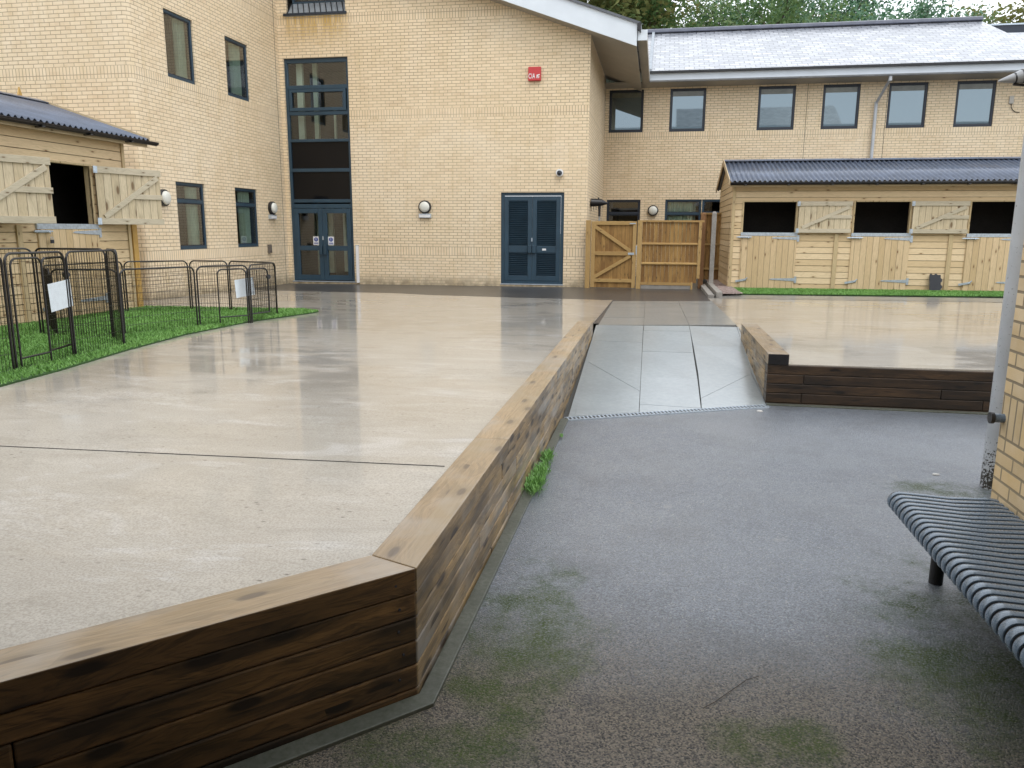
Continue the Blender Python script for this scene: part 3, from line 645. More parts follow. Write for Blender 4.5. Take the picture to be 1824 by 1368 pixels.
for i, (xa, xb) in enumerate(((a+.08, mid-.003), (mid+.003, b-.08))):
    m = MB(); frame_bars(m, 'y', F-.012, -1, xa, xb, .40, 2.34, .125, .055, [(1.275, .13)])
    dr_ = m.build('door', M['frame'], bd, bevel=.006)
    for z0, z1 in ((.53, 1.21), (1.34, 2.22)): MB().quad((xa+.1, F+.03, z0), (xb-.1, F+.03, z0), (xb-.1, F+.03, z1), (xa+.1, F+.03, z1)).build('pane', M['glass'], dr_)
    xh = xb-.06 if i == 0 else xa+.06
    B('handle', (xh-.045, F-.075, 1.10), (xh+.045, F-.013, 1.36), M['frame'], dr_, .01)
    xs_ = xb-.30 if i == 0 else xa+.13
    sg_ = B('notice', (xs_, F+.020, 1.36), (xs_+.165, F+.026, 1.59), M['white'], dr_)
    MB().tube([(xs_+.082, F+.0195, 1.51), (xs_+.082, F+.0165, 1.51)], .058, 20).build('notice_mark', M['blue_ink'], sg_)
    B('notice_mark', (xs_+.076, F+.014, 1.49), (xs_+.088, F+.0162, 1.55), M['white'], sg_); B('notice_mark', (xs_+.077, F+.014, 1.472), (xs_+.087, F+.0162, 1.482), M['white'], sg_)
    for k in range(2): B('notice_mark', (xs_+.02, F+.0165, 1.41-.025*k), (xs_+.145, F+.0195, 1.426-.025*k), M['blue_ink'], sg_)
B('lock', (mid-.015, F-.03, 1.50), (mid+.02, F-.012, 1.60), M['zinc'], bd)
B('door_sill', (a-.02, F-.07, .355), (b+.02, F+.02, .378), M['zinc'], bd)
# ---- louvred double door
a, b, za, zb = LOU
m = MB(); frame_bars(m, 'y', F-.01, -1, a, b, za, zb, .085, .09); lf = m.build('door_frame', M['frame'], bd, bevel=.008)
mid = (a+b)/2
for i, (xa, xb) in enumerate(((a+.09, mid-.003), (mid+.003, b-.09))):
    m = MB(); frame_bars(m, 'y', F-.022, -1, xa, xb, .48, 2.655, .115, .05, [(1.30, .18)]); dl = m.build('door', M['frame'], bd, bevel=.006)
    for z0, z1 in ((.615, 1.205), (1.395, 2.535)):
        m = MB(); n = int((z1-z0)/.047)
        for k in range(n):
            z = z0+(k+.5)*(z1-z0)/n; m.bar((xa+.112, F-.008, z), (xb-.112, F-.008, z), .006, .043, up=(0, -.72, .7))
        m.box((xa+.1, F+.045, z0-.01), (xb-.1, F+.05, z1+.01)); m.build('louvre', M['frame'], dl)
    xh = xb-.055 if i == 0 else xa+.055
    B('handle', (xh-.05, F-.085, 1.20), (xh+.05, F-.022, 1.40), M['frame'], dl, .01)
B('door_lock', (mid-.02, F-.045, 1.50), (mid+.01, F-.020, 1.59), M['zinc'], bd); B('door_plate', (mid+.27, F-.03, 1.27), (mid+.37, F-.0215, 1.32), M['white'], bd)
B('door_sill', (a-.01, F-.065, .375), (b+.01, F+.02, .397), M['zinc'], bd)
# ---- roofs, fascias, soffits
def slope_z(x, z=6.10): return z+RS*(-.67-x)
m = MB(); T_ = .50
m.prism([(-.67, MY-.5, 6.10), (-12, MY-.5, slope_z(-12)), (-12, MY-.5, slope_z(-12)+T_), (-.67, MY-.5, 6.10+T_)], (0, .03, 0)); m.build('bargeboard', M['fascia'], bd, bevel=.004)
m = MB(); m.prism([(-.60, MY-.55, 6.575), (-12, MY-.55, slope_z(-12)+T_-.005+.0), (-12, MY-.55, slope_z(-12)+T_+.05), (-.58, MY-.55, 6.625)], (0, 9.6, 0)); m.build('roof', M['slate'], bd)
m = MB(); m.prism([(-.58, MY-.56, 6.40), (-.66, MY-.56, 6.47), (-.66, MY-.56, 6.60), (-.58, MY-.56, 6.63)], (0, .12, 0)); m.build('verge_cap', M['black'], bd)
m = MB(); m.prism([(-.67, MY-.47, 6.105), (-12, MY-.47, slope_z(-12)+.005), (-12, MY-.47, slope_z(-12)+.03), (-.67, MY-.47, 6.13)], (0, 6.3, 0)); m.build('soffit', M['soffit'], bd)
m = MB(); m.prism([(-.655, MY-.44, 6.47), (-.655, MY-.44, 6.24), (-.43, MY-.44, 6.24), (-.43, MY-.44, 6.47)], (0, 6.0, 0)); gt = m.build('box_gutter', M['soffit'], bd)
B('gutter_end', (-.655, MY-.455, 6.235), (-.425, MY-.441, 6.475), M['fascia'], bd)
FY = 25.6
B('fascia', (-.42, FY, 6.30), (15.9, FY+.04, 6.50), M['fascia'], bd)
m = MB(); m.prism([(-.42, FY-.02, 6.30), (-.42, FY-.0, 6.26), (-.42, FY+.10, 6.25), (-.42, FY+.10, 6.30)], (16.3, 0, 0)); m.build('fascia_trim', M['gutter_grey'], bd)
m = MB(); m.prism([(SX, FY+.10, 6.255), (SX, RY, 6.205), (SX, RY, 6.24), (SX, FY+.10, 6.29)], (17.6, 0, 0)); m.build('soffit', M['soffit'], bd)
B('gutter', (-.42, FY-.11, 6.50), (15.9, FY+.06, 6.555), M['black'], bd)
RZ, RYY = 8.67, 30.
m = MB(); e0 = 6.56
zf = lambda y: e0+(y-FY+.02)*(RZ-e0)/(RYY-FY+.02)
m.add([(-2.6, FY-.02, e0), (16, FY-.02, e0), (16, 28.2, zf(28.2)), (10.48, 28.4, zf(28.4)), (10.2, RYY, RZ), (-2.6, RYY, RZ)], [(0, 1, 2, 3, 4, 5)])
m.add([(10.48, 28.4, zf(28.4)), (10.2, RYY, RZ), (10.2, 34, e0), (10.6, 34, e0)], [(0, 1, 2, 3)]); m.quad((-2.6, RYY, RZ), (10.2, RYY, RZ), (10.2, 34.5, e0), (-2.6, 34.5, e0))
rf = m.build('roof', M['slate'], bd)
m = MB(); m.bar((-.7, RYY-.03, RZ+.03), (10.25, RYY-.03, RZ+.03), .30, .13); m.build('ridge_tiles', m_plain('blue_grey_ridge_tile', (.13, .14, .18), .35, 0, .2, 4), rf, bevel=.03)
B('lead_flashing', (-.47, FY-.01, 6.56), (-.38, RYY-.1, 6.64), M['lead'], bd)
bpy.data.objects['lead_flashing'].data.transform(Matrix.Identity(4))
me = bpy.data.objects['lead_flashing'].data
for v in me.vertices: v.co.z += max(0, (v.co.y-FY))*(RZ-6.56)/(RYY-FY)
# downpipe with swan neck
m = MB(); m.tube([(6.50, RY-.62, 6.34), (6.50, RY-.62, 6.12)], .052, 12); m.build('gutter_outlet', M['pole'], bd, smooth=True)
m = MB(); m.tube([(6.49, RY-.60, 6.14), (6.44, RY-.40, 5.98), (6.32, RY-.14, 5.64), (6.30, RY-.09, 5.56)], .04, 12); m.build('pipe_bend', M['gutter_grey'], bd, smooth=True)
m = MB(); m.tube([(6.30, RY-.09, 5.62), (6.30, RY-.09, .4)], .048, 14); m.build('downpipe', M['pole'], bd, smooth=True)
# dark flat roof further right
P0 = atY(1790, 45, 30.6); P1 = atY(1762, 45, 30.6)
B('roof_upstand', (P1.x, 30.6, 6.9), (16, 33.8, P0.z), M['frame_dark'], bd); B('flat_roof', (10.5, 28.15, 7.0), (16, 30.6, 7.70), M['lead'], bd); B('coping', (P1.x-.03, 30.56, P0.z), (16.03, 33.9, P0.z+.05), M['zinc'], bd)

# ================================================================ things fixed to the walls
def bulkhead(loc, face, label, box=True):
    r = empty('bulkhead_light', loc, {'-y': 0, '+x': rad(90)}[face]); tag(r, label, 'wall light', 'round bulkhead lights on the school walls')
    m = MB(); m.tube([(0, 0, 0), (0, -.05, 0), (0, -.085, 0)], .17, 28); m.build('housing', M['black'], r, smooth=True, bevel=.01)
    m = MB(); n = 8; m.tube([(0, -.08, 0), (0, -.10, 0)], .137, 28)
    rs = [(.137, .10), (.13, .118), (.11, .138), (.08, .152), (.04, .160), (.005, .162)]
    for (ra, ya), (rb_, yb) in zip(rs, rs[1:]):
        for k in range(28):
            t0, t1 = 2*math.pi*k/28, 2*math.pi*(k+1)/28
            m.quad((ra*math.cos(t0), -ya, ra*math.sin(t0)), (ra*math.cos(t1), -ya, ra*math.sin(t1)), (rb_*math.cos(t1), -yb, rb_*math.sin(t1)), (rb_*math.cos(t0), -yb, rb_*math.sin(t0)))
    m.build('lens', M['lens'], r, smooth=True)
    if box: B('battery_box', (-.165, 0, -.285), (.165, -.075, -.175), M['zinc'], r, .008); B('reflector', (-.15, -.076, -.27), (.15, -.080, -.20), M['white'], r)
    return r
bulkhead((LX, 14.93, 2.41), '+x', 'round wall light without a box, beside the open stable hatch on the left wing', box=False)
bulkhead((LX, 19.60, 2.33), '+x', 'round wall light with small box below, between the left wing window and the glazed screen')
bulkhead((-6.10, MY, 2.38), '-y', 'round wall light with small box below, on the broad gable wall')
bulkhead((-.18, RY, 2.43), '-y', 'round wall light above the garden gate on the rear wing', box=False)
al = empty('alarm_box', (-3.19, MY, 5.63)); tag(al, 'square red security alarm box with white CIA lettering high on the gable wall', 'alarm box')
MB().box((-.16, 0, -.165), (.16, -.085, .165)).build('casing', M['red'], al, bevel=.012)
def text(s, size, loc, mat, parent, name='lettering', sx=1., ext=.002, shear=0):
    cu = bpy.data.curves.new(name, 'FONT'); cu.body = s; cu.size = size; cu.extrude = ext; cu.align_x = 'LEFT'; cu.offset = size*.012; cu.space_character = 1.12; cu.shear = shear
    o = bpy.data.objects.new(name+'_tmp', cu); dg_ = bpy.context.evaluated_depsgraph_get(); COL.objects.link(o); bpy.context.view_layer.update()
    me = bpy.data.meshes.new_from_object(o.evaluated_get(bpy.context.evaluated_depsgraph_get())); COL.objects.unlink(o); bpy.data.objects.remove(o)
    me.transform(Matrix.Diagonal((sx, 1, 1, 1))); me.transform(Matrix.Rotation(rad(90), 4, 'X')); me.materials.clear(); me.materials.append(mat)
    q = bpy.data.objects.new(name, me); COL.objects.link(q); q.parent = parent; q.location = loc; return q
text('CIA', .165, (-.15, -.088, -.11), M['white'], al, sx=.58)
m = MB(); 
m.prism([(.055, -.086, -.11), (.075, -.086, -.11), (.09, -.086, -.045), (.14, -.086, -.03), (.14, -.086, -.012), (.055, -.086, -.03)], (0, -.003, 0)); m.prism([(.10, -.086, -.11), (.118, -.086, -.11), (.124, -.086, -.05), (.106, -.086, -.05)], (0, -.003, 0))
m.build('emblem', M['white'], al)
cc = empty('security_camera', (-2.52, MY, 3.23)); cc.scale = (1.25, 1.25, 1.25); tag(cc, 'small round grey dome camera above the louvred doors', 'camera')
MB().tube([(0, 0, 0), (0, -.05, 0), (0, -.07, 0)], .075, 20).build('base', M['white'], cc, smooth=True)
MB().tube([(0, -.07, -.01), (0, -.10, -.02), (0, -.125, -.03)], .055, 16, r2=.025).build('dome', M['frame_dark'], cc, smooth=True)
tag(MB().box((-.07, -.001, -.11), (.07, -.06, .11)).box((-.05, -.06, -.08), (.05, -.075, .08)).build('junction_box', m_plain('brown_box', (.13, .11, .09), .6), loc=(LX, 19.36, 1.28), rz=rad(90), bevel=.006), 'small brown box on the left wing wall near the glazed screen', 'junction box')
gb = empty('sensor_box', (10.03, RY, 5.60)); tag(gb, 'small beige box with a looped cable beside the last upper window', 'sensor box')
MB().box((-.06, 0, -.11), (.06, -.05, .11)).build('casing', m_plain('beige_box', (.45, .42, .37), .6), gb, bevel=.006)
MB().tube([(.01, -.02, -.11), (.02, -.02, -.20), (.07, -.02, -.29), (.15, -.02, -.34), (.26, -.02, -.35)], .009, 6).build('cable', M['black'], gb)
dp = empty('door_post', (-8.03, MY-.06, .35)); tag(dp, 'white upright guard post beside the glazed entrance door', 'post')
MB().box((-.03, -.03, 0), (.035, .055, 1.0)).build('post', M['white'], dp, bevel=.006)
MB().box((-.035, -.035, 1.0), (.04, .06, 1.02)).build('cap', M['zinc'], dp, bevel=.004)
vt = empty('flue_terminal', (SX, 21.55, 2.50)); tag(vt, 'black flue terminal with spiked guard sticking out of the gable side wall', 'flue')
m = MB(); m.tube([(0, 0, 0), (.12, 0, 0)], .05, 12); m.tube([(.02, -.14, .02), (.30, -.10, .02)], .11, 14, r2=.09); m.tube([(.30, -.10, .02), (.46, -.08, .0)], .09, 14, r2=.02); m.build('hood', M['black'], vt, smooth=True)
m = MB()
for i in range(6): m.tube([(.04+.06*i, -.12, -.05), (.04+.06*i, -.12, -.20+.015*i)], .007, 5)
m.tube([(.22, -.11, .1), (.22, -.11, .15)], .02, 8); m.build('spike', M['black'], vt)
MB().tube([(.25, -.11, -.05), (.25, -.11, -.34)], .032, 10).build('pipe', M['black'], vt); MB().tube([(.25, -.11, -.34), (.25, -.11, -.6)], .02, 8).build('lower_pipe', M['gutter_grey'], vt)

# ================================================================ stables
def boards_wall(m, x0, x1, z0, z1, ops, y, bh=.15, th=.016):
    """shiplap boards in front of plane y, cut around the openings; each board slightly tilted"""
    cuts = []; z = z0
    while z < z1-.005: cuts.append((z, min(z+bh, z1))); z += bh
    rows = []
    for z, zt in cuts:                           # a board that meets an opening edge is notched there
        e = sorted({z, zt, *[q for o in ops for q in o[2:4] if z+.004 < q < zt-.004]}); rows += list(zip(e, e[1:]))
    for z, zt in rows:
        segs = [(x0, x1)]
        for a, b, za, zb in ops:
            if zb > z+.002 and za < zt-.002:
                ns = []
                for s, e in segs:
                    if a > s: ns.append((s, min(a, e)))
                    if b < e: ns.append((max(b, s), e))
                segs = [q for q in ns if q[1]-q[0] > .005]
        for s, e in segs:
            m.add([(s, y, z), (e, y, z), (e, y, zt), (s, y, zt), (s, y-th-.006, z+.001), (e, y-th-.006, z+.001), (e, y-th, zt-(.007 if zt-z > .1 else .001)), (s, y-th, zt-(.007 if zt-z > .1 else .001))],
                  [(4, 5, 6, 7), (0, 1, 5, 4), (3, 2, 6, 7), (0, 4, 7, 3), (1, 5, 6, 2), (0, 3, 2, 1)])
def stable(loc, rz, L, bays, H, zo0, zo1, ow, depth, over, ridge_z, eave_z, label, hatch_ang, hidden_hatch=(), ovL=.12, ovR=.12, stand=.0, eave_y=-.28):
    r = empty('wooden_stable', loc, rz); tag(r, label, 'stable', 'wooden stable blocks with split doors')
    ops = [(b, b+ow, zo0, zo1) for b in bays]
    full = [(b-.03, b+ow+.03, 0, zo0) for b in bays]
    m = MB(); boards_wall(m, 0, L, 0, H, ops+full, 0); m.build('front_cladding', M['clad'], r)
    for x, sgn in ((0, -1), (L, 1)):
        m = MB(); m.T = Matrix.Translation((x, 0, 0)) @ Matrix.Rotation(rad(90)*-sgn if sgn == -1 else rad(90), 4, 'Z')
        if sgn == -1: m.T = Matrix.Translation((x, depth, 0)) @ Matrix.Rotation(rad(-90), 4, 'Z')
        boards_wall(m, 0, depth, 0, H, [], 0)
        m.T = None
        m.add([(x, 0, H), (x, depth, H), (x, depth/2, ridge_z-.06), (x-.02*(-sgn), 0, H), (x+.02*sgn, depth, H), (x+.02*sgn, depth/2, ridge_z-.06)], [(0, 1, 2), (3, 4, 5)])
        m.build('end_wall', M['clad'], r)
    # dark interior lining
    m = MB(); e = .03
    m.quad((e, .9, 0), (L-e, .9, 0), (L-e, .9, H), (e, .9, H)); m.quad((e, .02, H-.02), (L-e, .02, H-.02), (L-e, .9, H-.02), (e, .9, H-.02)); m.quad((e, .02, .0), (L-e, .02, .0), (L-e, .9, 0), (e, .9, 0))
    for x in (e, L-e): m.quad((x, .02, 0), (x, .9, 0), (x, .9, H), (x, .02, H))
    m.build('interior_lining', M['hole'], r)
    # frame battens
    for x in (.0, L-.07): B('corner_board', (x, -.045, 0), (x+.07, -.0225, H), M['trimv'], r, .004)
    for b in bays[1:]: B('joint_batten', (b-.43, -.050, 0), (b-.33, -.0225, zo0-.02), M['trimv'], r, .004)
    for b in bays:
        m = MB(); m.box((b-.045, -.035, zo0), (b, .08, zo1)); m.box((b+ow, -.035, zo0), (b+ow+.045, .08, zo1)); m.box((b-.045, -.036, zo1), (b+ow+.045, .08, zo1+.03)); m.build('opening_frame', M['trimv'], r, bevel=.003)
        d = MB().box((b-.03, -.045, .02), (b+ow+.06, -.005, zo0-.03)).build('stable_door', M['boards'], r, bevel=.004)
        MB().box((b-.045, -.052, zo0-.075), (b+ow+.065, .0, zo0+.005)).build('kick_strip', M['zinc'], d, bevel=.003)
        xh = b+ow+.06
        for zc in (zo0-.13, .25):
            m = MB(); m.prism([(xh+.02, -.055, zc-.04), (xh+.02, -.055, zc+.04), (xh-.55, -.055, zc+.022), (xh-.60, -.055, zc), (xh-.55, -.055, zc-.01)], (0, .008, 0)); m.box((xh+.0, -.058, zc-.08), (xh+.055, -.046, zc+.08)); m.build('hinge', M['zinc'], d)
        m = MB(); xb = b-.03; z = zo0-.11; m.box((xb-.08, -.075, z-.02), (xb+.22, -.055, z+.02)); m.tube([(xb-.12, -.085, z), (xb+.25, -.085, z)], .011, 8); m.tube([(xb+.16, -.09, z), (xb+.17, -.12, z-.03)], .01, 6); m.build('bolt', M['zinc'], d)
        m = MB(); z = .19; m.bar((xb-.08, -.06, z), (xb+.18, -.06, z+.05), .012, .05); m.tube([(xb+.14, -.07, z+.03), (xb+.2, -.08, z+.10)], .014, 6); m.build('kick_latch', M['zinc'], d)
    # upper hatches, hinged right of their opening and swung open over the wall
    for i, b in enumerate(bays):
        if i in hidden_hatch: continue
        hw, hh = ow-.02, zo1-zo0; h = empty('hatch', (b+ow+.05, -.07, zo0+.005), 0); h.parent = r; h.rotation_euler = (0, 0, -hatch_ang)
        pan = MB().box((.0, -.022, .0), (hw, 0, hh)).build('panel', M['hatch'], h, bevel=.003)
        m = MB(); rh = .10
        m.box((-.01, -.046, .0), (hw+.012, -.0225, rh)); m.box((-.01, -.046, hh-rh), (hw+.012, -.0225, hh+.005))
        m.box((hw*.52, -.0445, hh*.46), (hw+.014, -.0225, hh*.46+rh*.85)); m.build('rail', M['hatch_rail'], h, bevel=.003)
        m = MB(); m.bar((.10, -.036, rh+.02), (hw-.06, -.036, hh-rh-.025), .024, rh*.85, up=(0, 0, 1)); m.build('brace', M['hatch_rail'], h, bevel=.003)
        m = MB()
        for z in (rh*.5, hh-rh*.5): m.box((-.045, -.055, z-.055), (.025, -.046, z+.055))
        m.build('hinge', M['zinc'], h)
    # roof
    ey = eave_y; ry = depth/2; m = MB()
    def corr(m, ya, za, yb, zb, x0, x1):
        per = .118; n = int((x1-x0)/per*10); top = []
        for i in range(n+1):
            x = x0+(x1-x0)*i/n; o = .021*math.cos(2*math.pi*x/per); top.append((x, o))
        v = []; 
        for x, o in top: v += [(x, ya, za+o), (x, yb, zb+o)]
        m.add(v, [(2*i, 2*i+2, 2*i+3, 2*i+1) for i in range(n)])
    corr(m, ey, eave_z, ry, ridge_z, -ovL, L+ovR); rf_ = m.build('roof', M['corr'], r, smooth=True)
    sol = rf_.modifiers.new('thick', 'SOLIDIFY'); sol.thickness = .006
    m = MB(); corr(m, depth-ey, eave_z, ry, ridge_z, -ovL, L+ovR); q_ = m.build('roof', M['corr'], r, smooth=True)
    m = MB(); sl = (ridge_z-eave_z)/(ry-ey)
    for s_ in (-1, 1):
        m.prism([(-ovL-.01, ry, ridge_z+.045), (-ovL-.01, ry+s_*.17, ridge_z+.045-sl*.17), (-ovL-.01, ry+s_*.17, ridge_z+.032-sl*.17), (-ovL-.01, ry, ridge_z+.03)], (L+ovL+ovR+.02, 0, 0))
    m.build('ridge_cap', M['corr'], rf_)
    m = MB()                                    # half round gutter
    for (a0, a1) in [(k, k+1) for k in range(8)]:
        t0, t1 = math.pi*a0/8, math.pi*a1/8; R = .058; cy_ = ey-.03; cz_ = eave_z-.03
        m.quad((-ovL+.02, cy_-R*math.cos(t0), cz_-R*math.sin(t0)), (L+ovR+.14, cy_-R*math.cos(t0), cz_-R*math.sin(t0)), (L+ovR+.14, cy_-R*math.cos(t1), cz_-R*math.sin(t1)), (-ovL+.02, cy_-R*math.cos(t1), cz_-R*math.sin(t1)))
    gu = m.build('gutter', M['black'], r, smooth=True); gu.modifiers.new('thick', 'SOLIDIFY').thickness = .006
    x = .25
    while x < L+ovR:
        m = MB(); m.box((x-.03, ey-.10, eave_z-.105), (x+.03, ey+.06, eave_z-.08)); m.box((x-.03, ey+.03, eave_z-.10), (x+.03, ey+.06, eave_z-.01)); m.build('bracket', M['black'], gu, bevel=.008); x += 1.0
    B('fascia_board', (-ovL+.02, ey+.035, eave_z-.13), (L+ovR-.02, ey+.06, eave_z-.035), M['trim'], r)
    m = MB()
    for xx in (-ovL-.015, L+ovR-.005):
        for s_, yy in ((-1, ey), (1, depth-ey)): m.prism([(xx, ry, ridge_z+.05), (xx, yy, eave_z+.05), (xx, yy, eave_z-.08), (xx, ry, ridge_z-.10)], (.02, 0, 0))
    m.build('barge_board', M['trim'], r)
    m = MB(); m.quad((0, 0, H-.004), (0, ey+.03, eave_z-.04), (L, ey+.03, eave_z-.04), (L, 0, H-.004)); m.build('soffit', M['trim'], r)
    return r
zg = zU(2, 20.6)
rs = stable((1.80, 20.6, zg), 0, 11.0, [2.085-1.80, 4.69-1.80, 7.28-1.80, 9.87-1.80], 2.60, 1.395, 2.14, 1.24, 3.9, .3, 3.58-zg+.06, 2.985-zg,
            'long wooden stable block standing behind the right grass strip, three black openings in view', 0.0, eave_y=-.32)
zg2 = zU(-9, 10)
ls = stable((-9.2, 3.2, zg2), rad(90), 9.42, [10.50-3.2-5.2, 10.50-3.2-2.6, 10.50-3.2], 2.88, 1.47, 2.40, 1.23, 3.7, .3, 4.02-zg2, 3.33-zg2,
            'wooden stable in front of the left wing with one hatch sticking out past its end', rad(18.7), ovR=.42, eave_y=-.26)
B('end_post', (9.42+.06, -.03, 0), (9.42+.19, .1, 2.3), M['yellow_timber'], ls)
m = MB(); m.prism([(9.3, 1.83, 4.0-zg2), (9.42, 1.83, 4.0-zg2), (9.36, 1.83, 4.2-zg2)], (0, .03, 0)); m.build('finial', M['yellow_timber'], ls)
# padlock on the visible left door
pk = empty('padlock', (-9.2+.11, 10.66, zg2+1.235)); tag(pk, 'small dark padlock hanging from the bolt of the left stable door', 'padlock')
MB().box((-.012, -.03, -.055), (.012, .03, 0)).build('lock_body', M['rubber'], pk, bevel=.004); MB().tube([(0, -.02, 0), (0, -.02, .03), (0, 0, .045), (0, .02, .03), (0, .02, 0)], .005, 6).build('shackle', M['zinc'], pk)

# ================================================================ gate and fence
GY = 20.3; gz = zU(0, GY)-.03
gt = empty('garden_gate', (0, 0, 0)); tag(gt, 'wooden boarded gate with sideways K bracing between the brick corner and the fence panel', 'gate')
def vbox(name, a, b, mat, parent, bev=.004): return B(name, a, b, mat, parent, bev)
vbox('post', (-1.80, GY-.05, gz-.1), (-1.68, GY+.07, 2.045), M['fence_post'], gt)
vbox('board', (-1.66, GY+.005, gz+.03), (-.52, GY+.025, 2.02), M['fence'], gt)
vbox('stile', (-1.66, GY-.035, gz+.03), (-1.56, GY+.004, 2.02), M['fence_post'], gt); vbox('stile', (-.615, GY-.035, gz+.03), (-.52, GY+.004, 2.02), M['fence_post'], gt)
for z0, z1 in ((1.93, 2.025), (1.17, 1.27), (.49, .58)): vbox('rail', (-1.56, GY-.034, z0), (-.615, GY+.003, z1), M['fence_rail'], gt)
MB().bar((-1.58, GY-.018, 1.90), (-.66, GY-.018, 1.28), .036, .085).build('brace', M['fence_rail'], gt, bevel=.004); MB().bar((-.66, GY-.018, 1.16), (-1.58, GY-.018, .61), .0355, .085).build('brace', M['fence_rail'], gt, bevel=.004)
m = MB(); m.box((-.72, GY-.05, 1.19), (-.57, GY-.036, 1.245)); m.box((-.53, GY-.055, 1.20), (-.50, GY-.036, 1.42)); m.box((-.70, GY-.05, 1.955), (-.55, GY-.036, 1.98)); m.build('latch', M['zinc'], gt)
fp = empty('wooden_fence'); tag(fp, 'wooden close board fence panel beside the gate with three rails and a concrete gravel board', 'fence')
vbox('post', (-.50, GY-.06, gz-.1), (-.385, GY+.06, 2.05), M['fence_post'], fp); vbox('post', (1.00, GY-.05, .62), (1.075, GY+.03, 2.0), M['fence_post'], fp)
m = MB()
for i in range(14): m.box((-.38+i*.0985, GY+.0+.004*(i % 2), .50), (-.385+(i+1)*.0985+.0, GY+.014+.004*(i % 2), 2.0))
m.build('board', M['fence'], fp)
m = MB(); 
for z in (1.47, .98): MB().prism([(-.38, GY-.001, z-.035), (-.38, GY-.04, z-.02), (-.38, GY-.04, z+.005), (-.38, GY-.001, z+.03)], (1.4, 0, 0)).build('rail', M['fence_rail'], fp)
B('rail', (-.385, GY-.03, .44), (.90, GY-.001, .51), M['fence_rail'], fp)
B('capping', (-.385, GY-.035, 2.0), (1.13, GY+.04, 2.05), M['fence_rail'], fp, .004); B('gravel_board', (-.38, GY-.02, gz-.1), (.86, GY+.03, .44), M['conc_post'], fp, .004); vbox('support_peg', (.865, GY-.04, gz-.1), (.91, GY+.0, .52), M['fence_post'], fp)
p = empty('fence_post', (1.12, 20.62, 0)); tag(p, 'brown timber fence post behind the end of the gate side panel', 'post'); MB().box((-.06, -.05, .3), (.06, .05, 2.20)).build('post', M['post_dark'], p); MB().tube([(0, 0, 2.2), (0, 0, 2.25)], .06, 12, r2=.03).build('post_cap', M['post_dark'], p)
p = empty('concrete_post', (1.37, 20.45, 0)); tag(p, 'grey concrete post between the fence panel and the stable block', 'post')
MB().box((-.055, -.06, .2), (.055, .06, 2.22)).build('shaft', M['conc_post'], p, bevel=.006); MB().prism([(-.055, -.06, 2.22), (.055, -.06, 2.22), (.03, 0, 2.27), (-.03, 0, 2.27)], (0, .1, 0)).build('tip', M['conc_post'], p)
fb = empty('wooden_fence'); tag(fb, 'shaded fence panel in the gap behind the concrete post', 'fence')
m = MB()
for i in range(9): m.box((1.20+i*.1, 23.7+.005*(i % 2), .4), (1.295+i*.1, 23.715+.005*(i % 2), 2.27))
m.build('board', M['fence'], fb); m = MB()
for z in (2.29, 1.42, .72): B('rail', (1.2, 23.64, z-.035), (2.1, 23.70, z+.02), M['fence_rail'], fb)
for kx, zt in ((1.13, .07), (1.30, .13)):
    B('kerb', (kx, 17.5, zU(1, 19)-.1), (kx+.13, 21.0, zU(1, 19)+zt), M['conc_post'], None, .01)['kind'] = 'structure'
strip('gravel_bed', [(1.44, 17.9), (1.95, 18.3), (1.79, 20.55), (1.79, 24), (1.44, 24)], lambda x, y: zU(x, y)+.05, M['gravel_bed'])
m = MB()
for i in range(1500):
    x, y = random.uniform(1.44, 1.9), random.uniform(17.95, 21.5); r_ = random.uniform(.008, .02)
    if x > 1.78 and y > 20.5: continue
    q = Vector((x, y, zU(x, y)+.055)); T = Matrix.Translation(q) @ Matrix.Rotation(random.random()*6, 4, Vector((random.random(), random.random(), 1)).normalized())
    m.T = T; m.add([(r_, 0, 0), (-r_, 0, 0), (0, r_*.8, 0), (0, -r_*.8, 0), (0, 0, r_*.6), (0, 0, -r_*.6)], [(0, 2, 4), (2, 1, 4), (1, 3, 4), (3, 0, 4), (0, 5, 2), (2, 5, 1), (1, 5, 3), (3, 5, 0)])
m.T = None; tag(m.build('gravel', M['gravel_bed']), 'pinkish gravel in the bed beside the right stable', 'gravel', kind='stuff')

# ================================================================ artificial grass
def grass(polyfn, bx, n, h0, h1, label, base, dz=.0):
    strip('grass_base', base, zU, M['turf'], .018+dz, .02); m = MB(); v = []; f = []
    for i in range(n):
        while True:
            x, y = random.uniform(bx[0], bx[1]), random.uniform(bx[2], bx[3])
            if polyfn(x, y): break
        z = zU(x, y)+.016+dz; h = random.uniform(h0, h1); a = random.random()*6.283; wd = random.uniform(.0022, .0045)*(1+y*.10); lx, ly = random.gauss(0, .6)*h, random.gauss(0, .6)*h
        cx, sx_ = math.cos(a)*wd, math.sin(a)*wd; k = len(v)
        v += [(x-cx, y-sx_, z), (x+cx, y+sx_, z), (x+lx, y+ly, z+h)]; f.append((k, k+1, k+2))
    m.v = v; m.f = f; m.m = [0]*len(f)
    o = bpy.data.meshes.new('grass'); o.from_pydata(v, [], f); o.materials.append(M['blade']); q = bpy.data.objects.new('grass', o); COL.objects.link(q)
    tag(q, label, 'grass', kind='stuff')
gl_edge = [(-5.5, 3.), (-5.62, 5.7), (-5.72, 6.6), (-5.97, 7.96), (-6.15, 9.4), (-6.1, 11.05), (-5.75, 12.5), (-5.75, 12.75), (-6.2, 13.05), (-6.8, 12.98), (-8.76, 12.95), (-9.19, 12.9), (-9.19, 3.)]
def inp(pts):
    def f(x, y):
        c = False; j = len(pts)-1
        for i in range(len(pts)):
            (xi, yi), (xj, yj) = pts[i], pts[j]
            if (yi > y) != (yj > y) and x < (xj-xi)*(y-yi)/(yj-yi)+xi: c = not c
            j = i
        return c
    return f
